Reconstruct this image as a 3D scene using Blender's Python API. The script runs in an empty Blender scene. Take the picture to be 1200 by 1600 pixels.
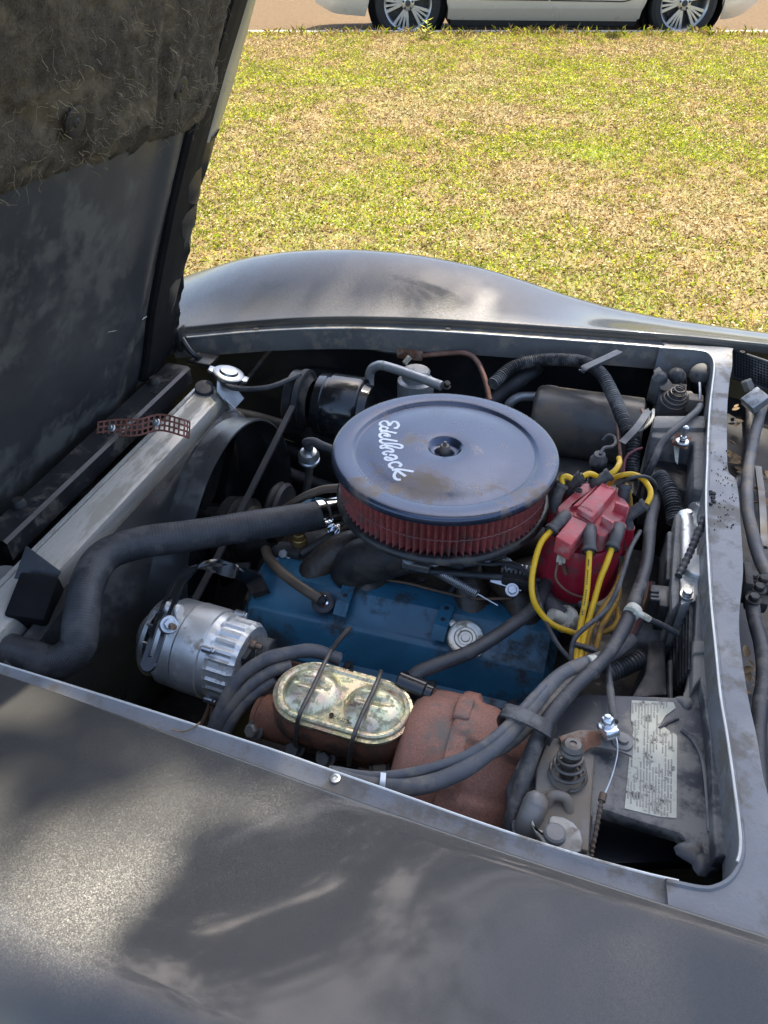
import bpy, bmesh, math, random
import numpy as np
from mathutils import Vector, Matrix
R_ = math.radians
random.seed(7); rng = np.random.default_rng(11)
scene = bpy.context.scene
COL = scene.collection

# ------------------------------------------------------------------ camera
FPX = 1202.0; PITCH = R_(38.2); YAW = R_(16.9)
CAM = Vector((.199, -.976, 1.57))
HEAD = Vector((-math.sin(YAW), math.cos(YAW), 0)); RIGHT = Vector((math.cos(YAW), math.sin(YAW), 0))
FWD = HEAD*math.cos(PITCH) - Vector((0, 0, math.sin(PITCH)))
UPV = HEAD*math.sin(PITCH) + Vector((0, 0, math.cos(PITCH)))
cd = bpy.data.cameras.new('camera'); cam = bpy.data.objects.new('camera', cd); COL.objects.link(cam)
cd.sensor_fit = 'VERTICAL'; cd.sensor_height = 36; cd.lens = FPX/1600*36
cd.clip_start = .02; cd.clip_end = 2000
cam.matrix_world = Matrix(((RIGHT.x, UPV.x, -FWD.x, CAM.x), (RIGHT.y, UPV.y, -FWD.y, CAM.y), (RIGHT.z, UPV.z, -FWD.z, CAM.z), (0, 0, 0, 1)))
scene.camera = cam
scene.render.resolution_x = 768; scene.render.resolution_y = 1024

# ------------------------------------------------------------------ daylight
SUN_EL = R_(61); SUN_AZ = R_(-7)          # azimuth turned from +Y towards -X
SUN = Vector((-math.sin(SUN_AZ)*math.cos(SUN_EL), math.cos(SUN_AZ)*math.cos(SUN_EL), math.sin(SUN_EL)))
w = bpy.data.worlds.new('World'); scene.world = w; w.use_nodes = True
nt = w.node_tree; sky = nt.nodes.new('ShaderNodeTexSky'); sky.sky_type = 'NISHITA'; sky.sun_disc = False
sky.sun_elevation = SUN_EL; sky.sun_rotation = -SUN_AZ; sky.air_density = 1.0; sky.dust_density = 2.4; sky.ozone_density = .5
bg = nt.nodes['Background']; nt.links.new(sky.outputs[0], bg.inputs[0]); bg.inputs[1].default_value = .15
sl = bpy.data.lights.new('sun', 'SUN'); sl.energy = 3.8; sl.angle = R_(.6); sl.color = (1, .93, .80)
so = bpy.data.objects.new('sun', sl); COL.objects.link(so); so.rotation_euler = (-SUN).to_track_quat('-Z', 'Y').to_euler(); so.location = (0, 0, 20)
scene.view_settings.view_transform = 'Standard'; scene.view_settings.look = 'None'
scene.view_settings.exposure = 1.5; scene.view_settings.gamma = 1; scene.view_settings.use_curve_mapping = False
try:
    scene.cycles.max_bounces = 7; scene.cycles.use_denoising = True
except Exception: pass

# ------------------------------------------------------------------ survey: measured pixel + known height / plane -> real point
def ray(u, v): return FWD + RIGHT*((u-600)/FPX) + UPV*((800-v)/FPX)
def P(u, v, z=None, y=None, x=None):
    r = ray(u, v)
    if z is not None: t = (z-CAM.z)/r.z
    elif y is not None: t = (y-CAM.y)/r.y
    else: t = (x-CAM.x)/r.x
    return CAM + r*t
def Pf(u, v, fz):                       # height given as a function of x
    z = .82
    for _ in range(25): z = fz(P(u, v, z=z).x)
    return P(u, v, z=z)
def Pp(u, v, o, n):                     # ray meets plane
    r = ray(u, v); return CAM + r*((o-CAM).dot(n)/r.dot(n))
def path(*pts): return [P(u, v, z=z) for u, v, z in pts]
def interp(tab):
    xs = [a for a, b in tab]; ys = [b for a, b in tab]
    def f(x): return float(np.interp(x, xs, ys))
    return f
def smooth_interp(tab):
    f = interp(tab)
    def g(x): return sum(f(x+d) for d in (-.09, -.06, -.03, 0, .03, .06, .09))/7
    return g

# ------------------------------------------------------------------ mesh builder
def frame(o, z, x=(0, 0, 1)):
    z = Vector(z).normalized(); x = Vector(x); x = x - z*x.dot(z)
    if x.length < 1e-5: x = z.orthogonal()
    x.normalize(); y = z.cross(x); o = Vector(o)
    return Matrix(((x.x, y.x, z.x, o.x), (x.y, y.y, z.y, o.y), (x.z, y.z, z.z, o.z), (0, 0, 0, 1)))
def T(x, y, z): return Matrix.Translation((x, y, z))
def catmull(pts, per=8, closed=False):
    pts = [Vector(p) for p in pts]
    if len(pts) < 3:
        return [pts[0].lerp(pts[1], i/per) for i in range(per+1)]
    out = []; n = len(pts)
    def g(i):
        if closed: return pts[i % n]
        if i < 0: return pts[0]*2-pts[1]
        if i >= n: return pts[-1]*2-pts[-2]
        return pts[i]
    for i in range(n if closed else n-1):
        a, b, c, d = g(i-1), g(i), g(i+1), g(i+2)
        for k in range(per):
            t = k/per; t2 = t*t; t3 = t2*t
            out.append(.5*((2*b)+(c-a)*t+(2*a-5*b+4*c-d)*t2+(3*b-a-3*c+d)*t3))
    if not closed: out.append(pts[-1].copy())
    return out
class MB:
    def __init__(s): s.v = []; s.f = []
    def add(s, vs, fs, M=None):
        o = len(s.v)
        s.v += [tuple(M @ Vector(v)) if M is not None else tuple(v) for v in vs]
        s.f += [tuple(i+o for i in f) for f in fs]; return s
    def bm(s, bm, M=None):
        bm.verts.index_update()
        s.add([v.co.copy() for v in bm.verts], [[v.index for v in f.verts] for f in bm.faces], M); bm.free(); return s
    def box(s, c, d, bev=0, M=None, seg=2, taper=None):
        b = bmesh.new(); bmesh.ops.create_cube(b, size=1)
        for v in b.verts:
            k = 1 if (taper is None or v.co.z < 0) else taper
            v.co = Vector((v.co.x*d[0]*k, v.co.y*d[1]*k, v.co.z*d[2]))
        if bev: bmesh.ops.bevel(b, geom=list(b.edges), offset=bev, segments=seg, profile=.5, affect='EDGES')
        for v in b.verts: v.co += Vector(c)
        return s.bm(b, M)
    def prism(s, pts, h, M=None, bev=0, seg=2):
        b = bmesh.new(); lo = [b.verts.new((p[0], p[1], 0)) for p in pts]; hi = [b.verts.new((p[0], p[1], h)) for p in pts]; n = len(pts)
        b.faces.new(lo[::-1]); b.faces.new(hi)
        for i in range(n): b.faces.new((lo[i], lo[(i+1) % n], hi[(i+1) % n], hi[i]))
        bmesh.ops.recalc_face_normals(b, faces=b.faces)
        if bev: bmesh.ops.bevel(b, geom=list(b.edges), offset=bev, segments=seg, profile=.5, affect='EDGES', clamp_overlap=True)
        bmesh.ops.triangulate(b, faces=[f for f in b.faces if len(f.verts) > 4])
        return s.bm(b, M)
    def lathe(s, prof, n=32, M=None, a0=0, a1=2*math.pi, fr=None):
        full = abs(a1-a0-2*math.pi) < 1e-6; m = n if full else n+1; vs = []; fs = []
        for (z, r) in prof:
            for i in range(m):
                a = a0+(a1-a0)*i/n; k = r*(fr(a, z) if fr else 1); vs.append((k*math.cos(a), k*math.sin(a), z))
        for j in range(len(prof)-1):
            for i in range(n):
                i2 = (i+1) % m; fs.append((j*m+i, j*m+i2, (j+1)*m+i2, (j+1)*m+i))
        return s.add(vs, fs, M)
    def cyl(s, r, z0, z1, n=24, M=None, bev=.0015):
        bev = min(bev, r*.4, abs(z1-z0)*.4)
        return s.lathe([(z0, 0), (z0, r-bev), (z0+bev, r), (z1-bev, r), (z1, r-bev), (z1, 0)], n, M)
    def tube(s, pts, r, n=10, per=8, smooth=True, cap=True, closed=False):
        pts = catmull(pts, per, closed) if smooth else [Vector(p) for p in pts]
        m = len(pts); rs = r if callable(r) else (lambda t: r)
        ring = []; prev = None
        for i, p in enumerate(pts):
            if closed: t = pts[(i+1) % m]-pts[i-1]
            else: t = pts[min(i+1, m-1)]-pts[max(i-1, 0)]
            if t.length < 1e-9: t = Vector((0, 0, 1))
            t.normalize()
            if prev is None: x = t.orthogonal().normalized()
            else:
                x = prev-t*prev.dot(t)
                x = x.normalized() if x.length > 1e-6 else t.orthogonal().normalized()
            prev = x; y = t.cross(x); rr = rs(i/max(1, m-1))
            ring.append([p+(x*math.cos(2*math.pi*k/n)+y*math.sin(2*math.pi*k/n))*rr for k in range(n)])
        vs = [v for r_ in ring for v in r_]; fs = []
        for i in range(m if closed else m-1):
            i2 = (i+1) % m
            for k in range(n): fs.append((i*n+k, i*n+(k+1) % n, i2*n+(k+1) % n, i2*n+k))
        if cap and not closed: fs.append(tuple(range(n))[::-1]); fs.append(tuple((m-1)*n+k for k in range(n)))
        return s.add(vs, fs)
    def ribbon(s, pts, wdt, th, up=(0, 0, 1), per=8, smooth=True, wdir=None):
        pts = catmull(pts, per) if smooth else [Vector(p) for p in pts]
        m = len(pts); vs = []; up = Vector(up)
        for i, p in enumerate(pts):
            t = (pts[min(i+1, m-1)]-pts[max(i-1, 0)]).normalized()
            if wdir is not None: x = Vector(wdir)-t*t.dot(Vector(wdir)); x.normalize(); n = x.cross(t)
            else: x = t.cross(up).normalized(); n = x.cross(t)
            for a, b in ((-1, -1), (1, -1), (1, 1), (-1, 1)): vs.append(p+x*(a*wdt/2)+n*(b*th/2))
        fs = [(0, 1, 2, 3), tuple((m-1)*4+k for k in (3, 2, 1, 0))]
        for i in range(m-1):
            for k in range(4): fs.append((i*4+k, (i+1)*4+k, (i+1)*4+(k+1) % 4, i*4+(k+1) % 4))
        return s.add(vs, fs)
    def loft(s, rows, closed=False, capends=False):
        n = len(rows[0]); vs = [v for r in rows for v in r]; fs = []
        for i in range(len(rows)-1):
            for k in range(n if closed else n-1):
                k2 = (k+1) % n; fs.append((i*n+k, i*n+k2, (i+1)*n+k2, (i+1)*n+k))
        if capends: fs.append(tuple(range(n))[::-1]); fs.append(tuple((len(rows)-1)*n+k for k in range(n)))
        return s.add(vs, fs)
    def bolt(s, M, r=.007, h=.006, washer=True, stud=0):
        if washer: s.cyl(r*1.45, 0, .0018, 20, M, .0005)
        pr = [(math.cos(i*math.pi/3)*r, math.sin(i*math.pi/3)*r) for i in range(6)]
        s.prism(pr, h, M @ T(0, 0, .0018), .0008, 1)
        if stud: s.cyl(r*.55, 0, h+stud, 12, M, .0006)
        return s
    def spring(s, M, r0, r1, h, turns, wire, n=6):
        N = int(turns*20); pts = []
        for i in range(N+1):
            t = i/N; a = t*turns*2*math.pi; r = r0+(r1-r0)*t
            pts.append(M @ Vector((r*math.cos(a), r*math.sin(a), h*t)))
        return s.tube(pts, wire, n, smooth=False)
    def build(s, name, mat, parent=None, ang=38, wn=False):
        me = bpy.data.meshes.new(name); me.from_pydata([tuple(v) for v in s.v], [], s.f); me.validate()
        b = bmesh.new(); b.from_mesh(me)
        bmesh.ops.remove_doubles(b, verts=b.verts, dist=1e-6); bmesh.ops.recalc_face_normals(b, faces=b.faces); b.to_mesh(me); b.free()
        me.polygons.foreach_set('use_smooth', [True]*len(me.polygons)); me.set_sharp_from_angle(angle=R_(ang))
        if mat is not None: me.materials.append(mat)
        ob = bpy.data.objects.new(name, me); COL.objects.link(ob)
        if parent is not None: attach(ob, parent)
        return ob
WM = {}
def world_of(o):
    return WM.get(o.name, Matrix.Identity(4))
def attach(ob, parent):
    ob.parent = parent; ob.matrix_parent_inverse = world_of(parent).inverted()
def tag(o, label, cat, group=None, kind=None):
    if label: o['label'] = label
    if cat: o['category'] = cat
    if group: o['group'] = group
    if kind: o['kind'] = kind
    return o
def thing(name, label, cat, loc=(0, 0, 0), group=None):
    o = bpy.data.objects.new(name, None); COL.objects.link(o); o.empty_display_size = .05
    o.location = loc; WM[o.name] = Matrix.Translation(loc)
    return tag(o, label, cat, group)
def structure(o): o['kind'] = 'structure'; return o

# ------------------------------------------------------------------ materials
MATS = {}
def mat(name, col, rough=.5, metal=0., var=.18, scale=22, bump=0., bscale=160, dirt=None, damt=.4, dscale=9, coat=0., rvar=.1, spec=.5, fine=0., flake=0., stretch=None, iri=False):
    if name in MATS: return MATS[name]
    m = bpy.data.materials.new(name); m.use_nodes = True; N = m.node_tree.nodes; L = m.node_tree.links
    b = N['Principled BSDF']; tc = N.new('ShaderNodeTexCoord'); src = tc.outputs['Object']
    if stretch:
        mp = N.new('ShaderNodeMapping'); mp.inputs['Scale'].default_value = stretch; L.new(src, mp.inputs[0]); src = mp.outputs[0]
    def noise(sc, det=4, ro=.6):
        n = N.new('ShaderNodeTexNoise'); n.inputs['Scale'].default_value = sc; n.inputs['Detail'].default_value = det; n.inputs['Roughness'].default_value = ro
        L.new(src, n.inputs['Vector']); return n
    def ramp(a, b_, inp, c0=(0, 0, 0, 1), c1=(1, 1, 1, 1)):
        r = N.new('ShaderNodeValToRGB'); r.color_ramp.elements[0].position = a; r.color_ramp.elements[1].position = b_
        r.color_ramp.elements[0].color = c0; r.color_ramp.elements[1].color = c1; L.new(inp, r.inputs[0]); return r
    lo = tuple(max(0, c*(1-var)) for c in col)+(1,); hi = tuple(min(1, c*(1+var)) for c in col)+(1,)
    n1 = noise(scale); cur = ramp(.3, .7, n1.outputs['Fac'], lo, hi).outputs[0]
    rsock = None
    if fine:
        n3 = noise(420, 2); f = ramp(.35, .65, n3.outputs['Fac'], (1-fine,)*3+(1,), (1+fine,)*3+(1,))
        mx = N.new('ShaderNodeMix'); mx.data_type = 'RGBA'; mx.blend_type = 'MULTIPLY'; mx.inputs[0].default_value = 1
        L.new(cur, mx.inputs[6]); L.new(f.outputs[0], mx.inputs[7]); cur = mx.outputs[2]
    if iri:
        vn = N.new('ShaderNodeTexVoronoi'); vn.inputs['Scale'].default_value = 260; L.new(src, vn.inputs[0])
        hs = N.new('ShaderNodeHueSaturation'); hn = noise(45, 3); L.new(hn.outputs['Fac'], hs.inputs['Hue']); hs.inputs['Saturation'].default_value = 1.0
        hs.inputs['Color'].default_value = (.78, .70, .42, 1)
        mx = N.new('ShaderNodeMix'); mx.data_type = 'RGBA'; mx.inputs[0].default_value = .30; L.new(cur, mx.inputs[6]); L.new(hs.outputs[0], mx.inputs[7]); cur = mx.outputs[2]
    dm = None
    if dirt is not None:
        n2 = noise(dscale, 8, .68); dm = ramp(.615-damt*.3, .70-damt*.27, n2.outputs['Fac'])
        mx = N.new('ShaderNodeMix'); mx.data_type = 'RGBA'; L.new(dm.outputs[0], mx.inputs[0]); L.new(cur, mx.inputs[6]); mx.inputs[7].default_value = tuple(dirt)+(1,)
        cur = mx.outputs[2]
    L.new(cur, b.inputs['Base Color'])
    rr = N.new('ShaderNodeMapRange'); rr.inputs['To Min'].default_value = max(.03, rough-rvar); rr.inputs['To Max'].default_value = min(1, rough+rvar)
    L.new(noise(scale*2.3).outputs['Fac'], rr.inputs['Value']); rs = rr.outputs[0]
    if dm is not None:
        mr = N.new('ShaderNodeMix'); mr.data_type = 'FLOAT'; L.new(dm.outputs[0], mr.inputs[0]); L.new(rs, mr.inputs[2]); mr.inputs[3].default_value = max(rough, .75); rs = mr.outputs[0]
        if metal > 0:
            mm = N.new('ShaderNodeMix'); mm.data_type = 'FLOAT'; L.new(dm.outputs[0], mm.inputs[0]); mm.inputs[2].default_value = metal; mm.inputs[3].default_value = metal*.35; L.new(mm.outputs[0], b.inputs['Metallic'])
    L.new(rs, b.inputs['Roughness'])
    if not (dm is not None and metal > 0): b.inputs['Metallic'].default_value = metal
    b.inputs['Specular IOR Level'].default_value = spec
    if coat: b.inputs['Coat Weight'].default_value = coat; b.inputs['Coat Roughness'].default_value = .08
    if bump:
        bp = N.new('ShaderNodeBump'); bp.inputs['Strength'].default_value = bump; bp.inputs['Distance'].default_value = .002
        L.new(noise(bscale, 4).outputs['Fac'], bp.inputs['Height']); L.new(bp.outputs[0], b.inputs['Normal'])
    if flake:
        vo = N.new('ShaderNodeTexVoronoi'); vo.inputs['Scale'].default_value = 1350; L.new(src, vo.inputs[0])
        sub = N.new('ShaderNodeVectorMath'); sub.operation = 'SUBTRACT'; L.new(vo.outputs['Color'], sub.inputs[0]); sub.inputs[1].default_value = (.5, .5, .5)
        sc_ = N.new('ShaderNodeVectorMath'); sc_.operation = 'SCALE'; L.new(sub.outputs[0], sc_.inputs[0]); sc_.inputs['Scale'].default_value = flake
        ge = N.new('ShaderNodeNewGeometry'); ad = N.new('ShaderNodeVectorMath'); ad.operation = 'ADD'; L.new(ge.outputs['Normal'], ad.inputs[0]); L.new(sc_.outputs[0], ad.inputs[1])
        no = N.new('ShaderNodeVectorMath'); no.operation = 'NORMALIZE'; L.new(ad.outputs[0], no.inputs[0]); L.new(no.outputs[0], b.inputs['Normal'])
        b.inputs['Coat Weight'].default_value = coat; b.inputs['Coat Roughness'].default_value = .07
        L.new(ge.outputs['Normal'], b.inputs['Coat Normal'])
    MATS[name] = m; return m

DUST = (.20, .175, .14)
M_paint = mat('charcoal_flake_paint', (.060, .057, .052), .42, .32, .06, 6, flake=.22, coat=.6)
M_weather = mat('weathered_grey_paint', (.185, .19, .20), .42, .0, .2, 14, bump=.18, bscale=240, dirt=(.15, .135, .115), damt=.42, dscale=14)
M_gutter = mat('dirty_gutter_paint', (.125, .124, .120), .40, .0, .18, 14, bump=.12, bscale=240, dirt=(.22, .19, .15), damt=.38, dscale=22)
M_lip = mat('pale_lip_edge', (.55, .54, .50), .35, .5, .12, 30, dirt=(.30, .26, .20), damt=.2)  # pale tone stands in for the bright sunlit line on the gutter lips
M_liner = mat('hood_inner_panel', (.042, .044, .048), .38, 0, .25, 5, bump=.05, dirt=(.085, .085, .08), damt=.38, dscale=6)
M_hflange = mat('hood_edge_reflection_tone', (.34, .33, .29), .35, .2, .15, 10, bump=.05)  # pale colour paints in the lawn and sky reflected by the flange
M_pad = mat('fibre_insulation', (.050, .040, .027), .95, 0, .5, 22, bump=.9, bscale=180, dirt=(.10, .08, .05), damt=.36, dscale=14, fine=.45)
M_fibre = mat('loose_fibres', (.30, .25, .16), .8, 0, .4, 30)
M_black = mat('black_painted_metal', (.018, .018, .019), .38, 0, .3, 20, bump=.1, dirt=(.07, .062, .05), damt=.3, dscale=14)
M_blackgloss = mat('gloss_black_paint', (.010, .011, .013), .22, 0, .2, 20, coat=.4, dirt=(.05, .045, .04), damt=.16, dscale=12)
M_plastic = mat('dusty_black_plastic', (.024, .025, .027), .5, 0, .25, 18, bump=.12, bscale=300, dirt=(.15, .145, .135), damt=.42, dscale=12)
M_plasticdust = mat('grey_dusty_plastic', (.075, .078, .083), .5, 0, .25, 14, bump=.14, bscale=260, dirt=(.20, .19, .17), damt=.5, dscale=11)
M_plate = mat('dusty_blackened_plate', (.045, .048, .054), .42, 0, .3, 12, bump=.18, bscale=140, dirt=(.21, .195, .17), damt=.5, dscale=13)
M_case = mat('dusty_heater_case', (.10, .098, .092), .34, .25, .3, 12, bump=.1, dirt=(.15, .125, .095), damt=.42, dscale=12)
M_rubber = mat('black_rubber', (.036, .037, .040), .52, 0, .25, 40, bump=.25, bscale=320, dirt=(.07, .068, .065), damt=.35, dscale=20)
M_hose = mat('grey_rubber_hose', (.095, .095, .10), .55, 0, .2, 30, bump=.2, bscale=320, dirt=(.17, .15, .125), damt=.4, dscale=26)
M_hosedk = mat('dark_vacuum_hose', (.04, .04, .043), .5, 0, .2, 30, bump=.2, bscale=320, dirt=(.13, .12, .105), damt=.35, dscale=22)
M_brownhose = mat('brown_rubber_hose', (.10, .070, .045), .5, 0, .3, 20, bump=.2)
M_alu = mat('cast_aluminium', (.76, .76, .73), .42, .7, .10, 24, bump=.25, bscale=420, dirt=(.36, .32, .26), damt=.20, dscale=24)
M_alutank = mat('brushed_aluminium', (.46, .45, .41), .5, .55, .16, 6, bump=.1, bscale=300, dirt=(.34, .31, .25), damt=.42, dscale=12, stretch=(3, .6, 3))
M_chrome = mat('chrome', (.75, .76, .78), .12, 1, .05, 20)
M_zinc = mat('zinc_plated_steel', (.55, .56, .56), .32, .9, .15, 60)
M_rust = mat('rusty_cast_iron', (.185, .075, .040), .75, 0, .28, 26, bump=.5, bscale=260, dirt=(.07, .040, .028), damt=.42, dscale=16, fine=.18)
M_booster = mat('rust_brown_paint', (.285, .132, .090), .62, 0, .2, 18, bump=.4, bscale=200, dirt=(.16, .13, .105), damt=.36, dscale=14, fine=.18)
M_rustbracket = mat('rusty_bracket', (.17, .075, .040), .8, 0, .35, 60, bump=.4, dirt=(.26, .20, .15), damt=.4, dscale=40)
M_cad = mat('cadmium_plated_cover', (.68, .60, .40), .30, .85, .18, 60, bump=.15, bscale=300, dirt=(.36, .33, .22), damt=.40, dscale=90, iri=True)
M_blue = mat('engine_blue_paint', (.026, .115, .185), .32, 0, .2, 16, bump=.12, bscale=120, dirt=(.030, .040, .046), damt=.28, dscale=13, coat=.1)
M_engine = mat('oily_brown_cast_iron', (.050, .035, .022), .42, 0, .45, 14, bump=.35, bscale=120, dirt=(.016, .014, .012), damt=.5, dscale=12)
M_dark = mat('grimy_dark_steel', (.020, .018, .017), .55, 0, .35, 16, bump=.3, dirt=(.05, .042, .033), damt=.35, dscale=14)
M_wall = mat('black_inner_fender', (.012, .013, .017), .5, 0, .35, 8, bump=.1, dirt=(.035, .032, .03), damt=.35, dscale=8)
M_lid = mat('sky_tinted_black_lid', (.044, .060, .100), .25, 0.6, .15, 9, bump=.0, dirt=(.16, .12, .085), damt=.24, dscale=6, spec=.9)  # blue in the base colour stands in for reflected sky on a black lid
M_decal = mat('white_decal', (.72, .75, .78), .45, 0, .05)
M_red = mat('red_filter_cotton', (.36, .090, .082), .85, 0, .3, 120, bump=.5, bscale=500, dirt=(.17, .10, .085), damt=.3, dscale=30)
M_mesh = mat('filter_wire', (.20, .10, .09), .5, .3)
M_cap = mat('red_distributor_plastic', (.44, .06, .07), .42, 0, .12, 30, bump=.08, dirt=(.42, .17, .16), damt=.46, dscale=28)
M_capdk = mat('crimson_distributor_base', (.30, .012, .028), .35, 0, .15, 30, dirt=(.12, .03, .03), damt=.3, dscale=28)
M_yellow = mat('yellow_ignition_lead', (.72, .42, .012), .38, 0, .08, 30, dirt=(.42, .24, .05), damt=.18, dscale=30)
M_yellowold = mat('dull_yellow_lead', (.45, .25, .03), .45, 0, .15, 30, dirt=(.22, .13, .05), damt=.35, dscale=30)
M_boot = mat('grey_black_boot', (.055, .055, .056), .55, 0, .2, 40, bump=.15, dirt=(.12, .10, .08), damt=.3, dscale=40)
M_belt = mat('grey_belt', (.035, .036, .038), .7, 0, .15, 40)
M_acline = mat('dull_silver_line', (.42, .43, .43), .42, .6, .1, 30, dirt=(.26, .25, .23), damt=.25, dscale=30)
M_steelpipe = mat('old_steel_pipe', (.16, .15, .14), .45, .6, .3, 30, dirt=(.12, .07, .045), damt=.4, dscale=30)
M_copper = mat('rusty_copper_pipe', (.26, .14, .10), .5, .4, .3, 40)
M_matte = mat('matte_black', (.010, .010, .011), .8, 0, .3, 20, spec=.12)
M_capsteel = mat('dull_cap_steel', (.30, .31, .32), .34, .9, .1, 40)
M_strap = mat('rusty_red_strap', (.20, .075, .050), .7, 0, .25, 80, bump=.3)
M_cream = mat('cream_plastic', (.55, .52, .42), .55, 0, .12, 30, dirt=(.25, .22, .16), damt=.35, dscale=40)
M_spring = mat('dull_spring_steel', (.13, .115, .10), .45, .6, .25, 60)
M_hatchlatch = mat('grey_latch_plate', (.17, .165, .155), .48, .35, .2, 14, bump=.15, dirt=(.21, .17, .125), damt=.45, dscale=12)
M_shadeleaf = mat('dry_leaf', (.26, .17, .085), .8, 0, .4, 40)
M_tyre = mat('tyre_rubber', (.018, .018, .018), .75, 0, .2, 30, bump=.2)
M_rim = mat('machined_alloy', (.50, .50, .50), .32, .8, .08, 20)
M_rimdk = mat('dark_alloy_pocket', (.05, .05, .052), .5, .3)
M_white = mat('pearl_white_paint', (.64, .59, .50), .3, .1, .03, 3, coat=.5)
M_glass = mat('dark_car_glass', (.01, .012, .014), .06, 0, .1)
M_trim = mat('black_trim', (.015, .015, .016), .6)
M_copperwire = mat('brown_wire', (.17, .10, .06), .5)
M_redwire = mat('maroon_wire', (.16, .04, .05), .5)
# ================================================================== GROUND, ROAD, LAWN
G0 = Vector((CAM.x, CAM.y, 0))
KERB_B = 8.72; KERB_Z = .615; ROAD_Z = .49
def gz(b): 
    t = min(1, max(0, (b-1.6)/(KERB_B-1.6))); return KERB_Z*t
def L2W(a, b, z=0): p = G0+RIGHT*a+HEAD*b; return Vector((p.x, p.y, z))
# ground sheet: flat beneath the classic car, rising to the kerb
mb = MB(); rows = []
bs = [-300, -60, -10, -4, -1, 0, 1, 1.6]+[1.6+(KERB_B-1.6)*i/14 for i in range(1, 15)]
as_ = [-300, -60, -20, -10, -6, -4, -2, 0, 2, 4, 6, 10, 20, 60, 300]
for b in bs: rows.append([L2W(a, b, gz(b)) for a in as_])
mb.loft(rows)
def ground_mat():
    m = bpy.data.materials.new('dry_lawn_soil'); m.use_nodes = True; N = m.node_tree.nodes; L = m.node_tree.links; b = N['Principled BSDF']
    tc = N.new('ShaderNodeTexCoord')
    def noise(sc, d=6, r=.65):
        n = N.new('ShaderNodeTexNoise'); n.inputs['Scale'].default_value = sc; n.inputs['Detail'].default_value = d; n.inputs['Roughness'].default_value = r; L.new(tc.outputs['Object'], n.inputs['Vector']); return n
    r1 = N.new('ShaderNodeValToRGB'); L.new(noise(60).outputs['Fac'], r1.inputs[0])
    r1.color_ramp.elements[0].position = .3; r1.color_ramp.elements[0].color = (.15, .115, .048, 1); r1.color_ramp.elements[1].position = .7; r1.color_ramp.elements[1].color = (.34, .265, .115, 1)
    r2 = N.new('ShaderNodeValToRGB'); L.new(noise(1.1, 8, .7).outputs['Fac'], r2.inputs[0]); r2.color_ramp.elements[0].position = .48; r2.color_ramp.elements[1].position = .62
    mx = N.new('ShaderNodeMix'); mx.data_type = 'RGBA'; L.new(r2.outputs[0], mx.inputs[0]); L.new(r1.outputs[0], mx.inputs[6]); mx.inputs[7].default_value = (.20, .22, .045, 1)
    L.new(mx.outputs[2], b.inputs['Base Color']); b.inputs['Roughness'].default_value = .95
    bp = N.new('ShaderNodeBump'); bp.inputs['Strength'].default_value = .6; bp.inputs['Distance'].default_value = .02; L.new(noise(45).outputs['Fac'], bp.inputs['Height']); L.new(bp.outputs[0], b.inputs['Normal'])
    return m
structure(mb.build('ground', ground_mat(), ang=80))
# concrete kerb
M_conc = mat('pale_concrete', (.46, .42, .35), .85, 0, .15, 12, bump=.3, dirt=(.26, .22, .16), damt=.35, dscale=8)
mb = MB(); prof = [(-.001, -.05), (0, 0), (.012, .006), (.13, .004), (.15, -.01), (.155, -.14)]
mb.loft([[L2W(a, KERB_B+p[0], KERB_Z+p[1]) for p in prof] for a in np.linspace(-40, 40, 41)])
structure(mb.build('kerb', M_conc))
M_road = mat('gravelly_asphalt', (.15, .100, .052), .95, 0, .18, 40, bump=.5, bscale=120, dirt=(.11, .076, .045), damt=.4, dscale=30, fine=.35, spec=.08)
mb = MB(); mb.loft([[L2W(a, b, ROAD_Z) for a in (-120, -20, 0, 20, 120)] for b in (KERB_B+.15, 12, 17)])
structure(mb.build('road', M_road))
mb = MB(); mb.loft([[L2W(a, b, ROAD_Z+.1) for a in (-400, -40, 0, 40, 400)] for b in (17, 40, 120, 600)]); mb.loft([[L2W(a, 17, z) for a in (-120, 0, 120)] for z in (ROAD_Z, ROAD_Z+.1)])
structure(mb.build('verge', ground_mat()))

def vnoise(a, b, cell, seed):
    g = np.random.default_rng(seed).random((256, 256)); x = a/cell+100; y = b/cell+100
    xi = np.floor(x).astype(int); yi = np.floor(y).astype(int); fx = x-xi; fy = y-yi; fx = fx*fx*(3-2*fx); fy = fy*fy*(3-2*fy)
    xi %= 255; yi %= 255
    return (g[xi, yi]*(1-fx)+g[xi+1, yi]*fx)*(1-fy)+(g[xi, yi+1]*(1-fx)+g[xi+1, yi+1]*fx)*fy
def np_mesh(name, verts, nper, mats, midx=None):
    nv = len(verts); nf = nv//nper
    me = bpy.data.meshes.new(name); me.vertices.add(nv); me.vertices.foreach_set('co', verts.astype(np.float32).ravel())
    me.loops.add(nv); me.loops.foreach_set('vertex_index', np.arange(nv, dtype=np.int32))
    me.polygons.add(nf); me.polygons.foreach_set('loop_start', np.arange(0, nv, nper, dtype=np.int32)); me.polygons.foreach_set('loop_total', np.full(nf, nper, dtype=np.int32))
    for m in mats: me.materials.append(m)
    if midx is not None: me.polygons.foreach_set('material_index', midx.astype(np.int32))
    me.update(calc_edges=True)
    o = bpy.data.objects.new(name, me); COL.objects.link(o); return o
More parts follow.
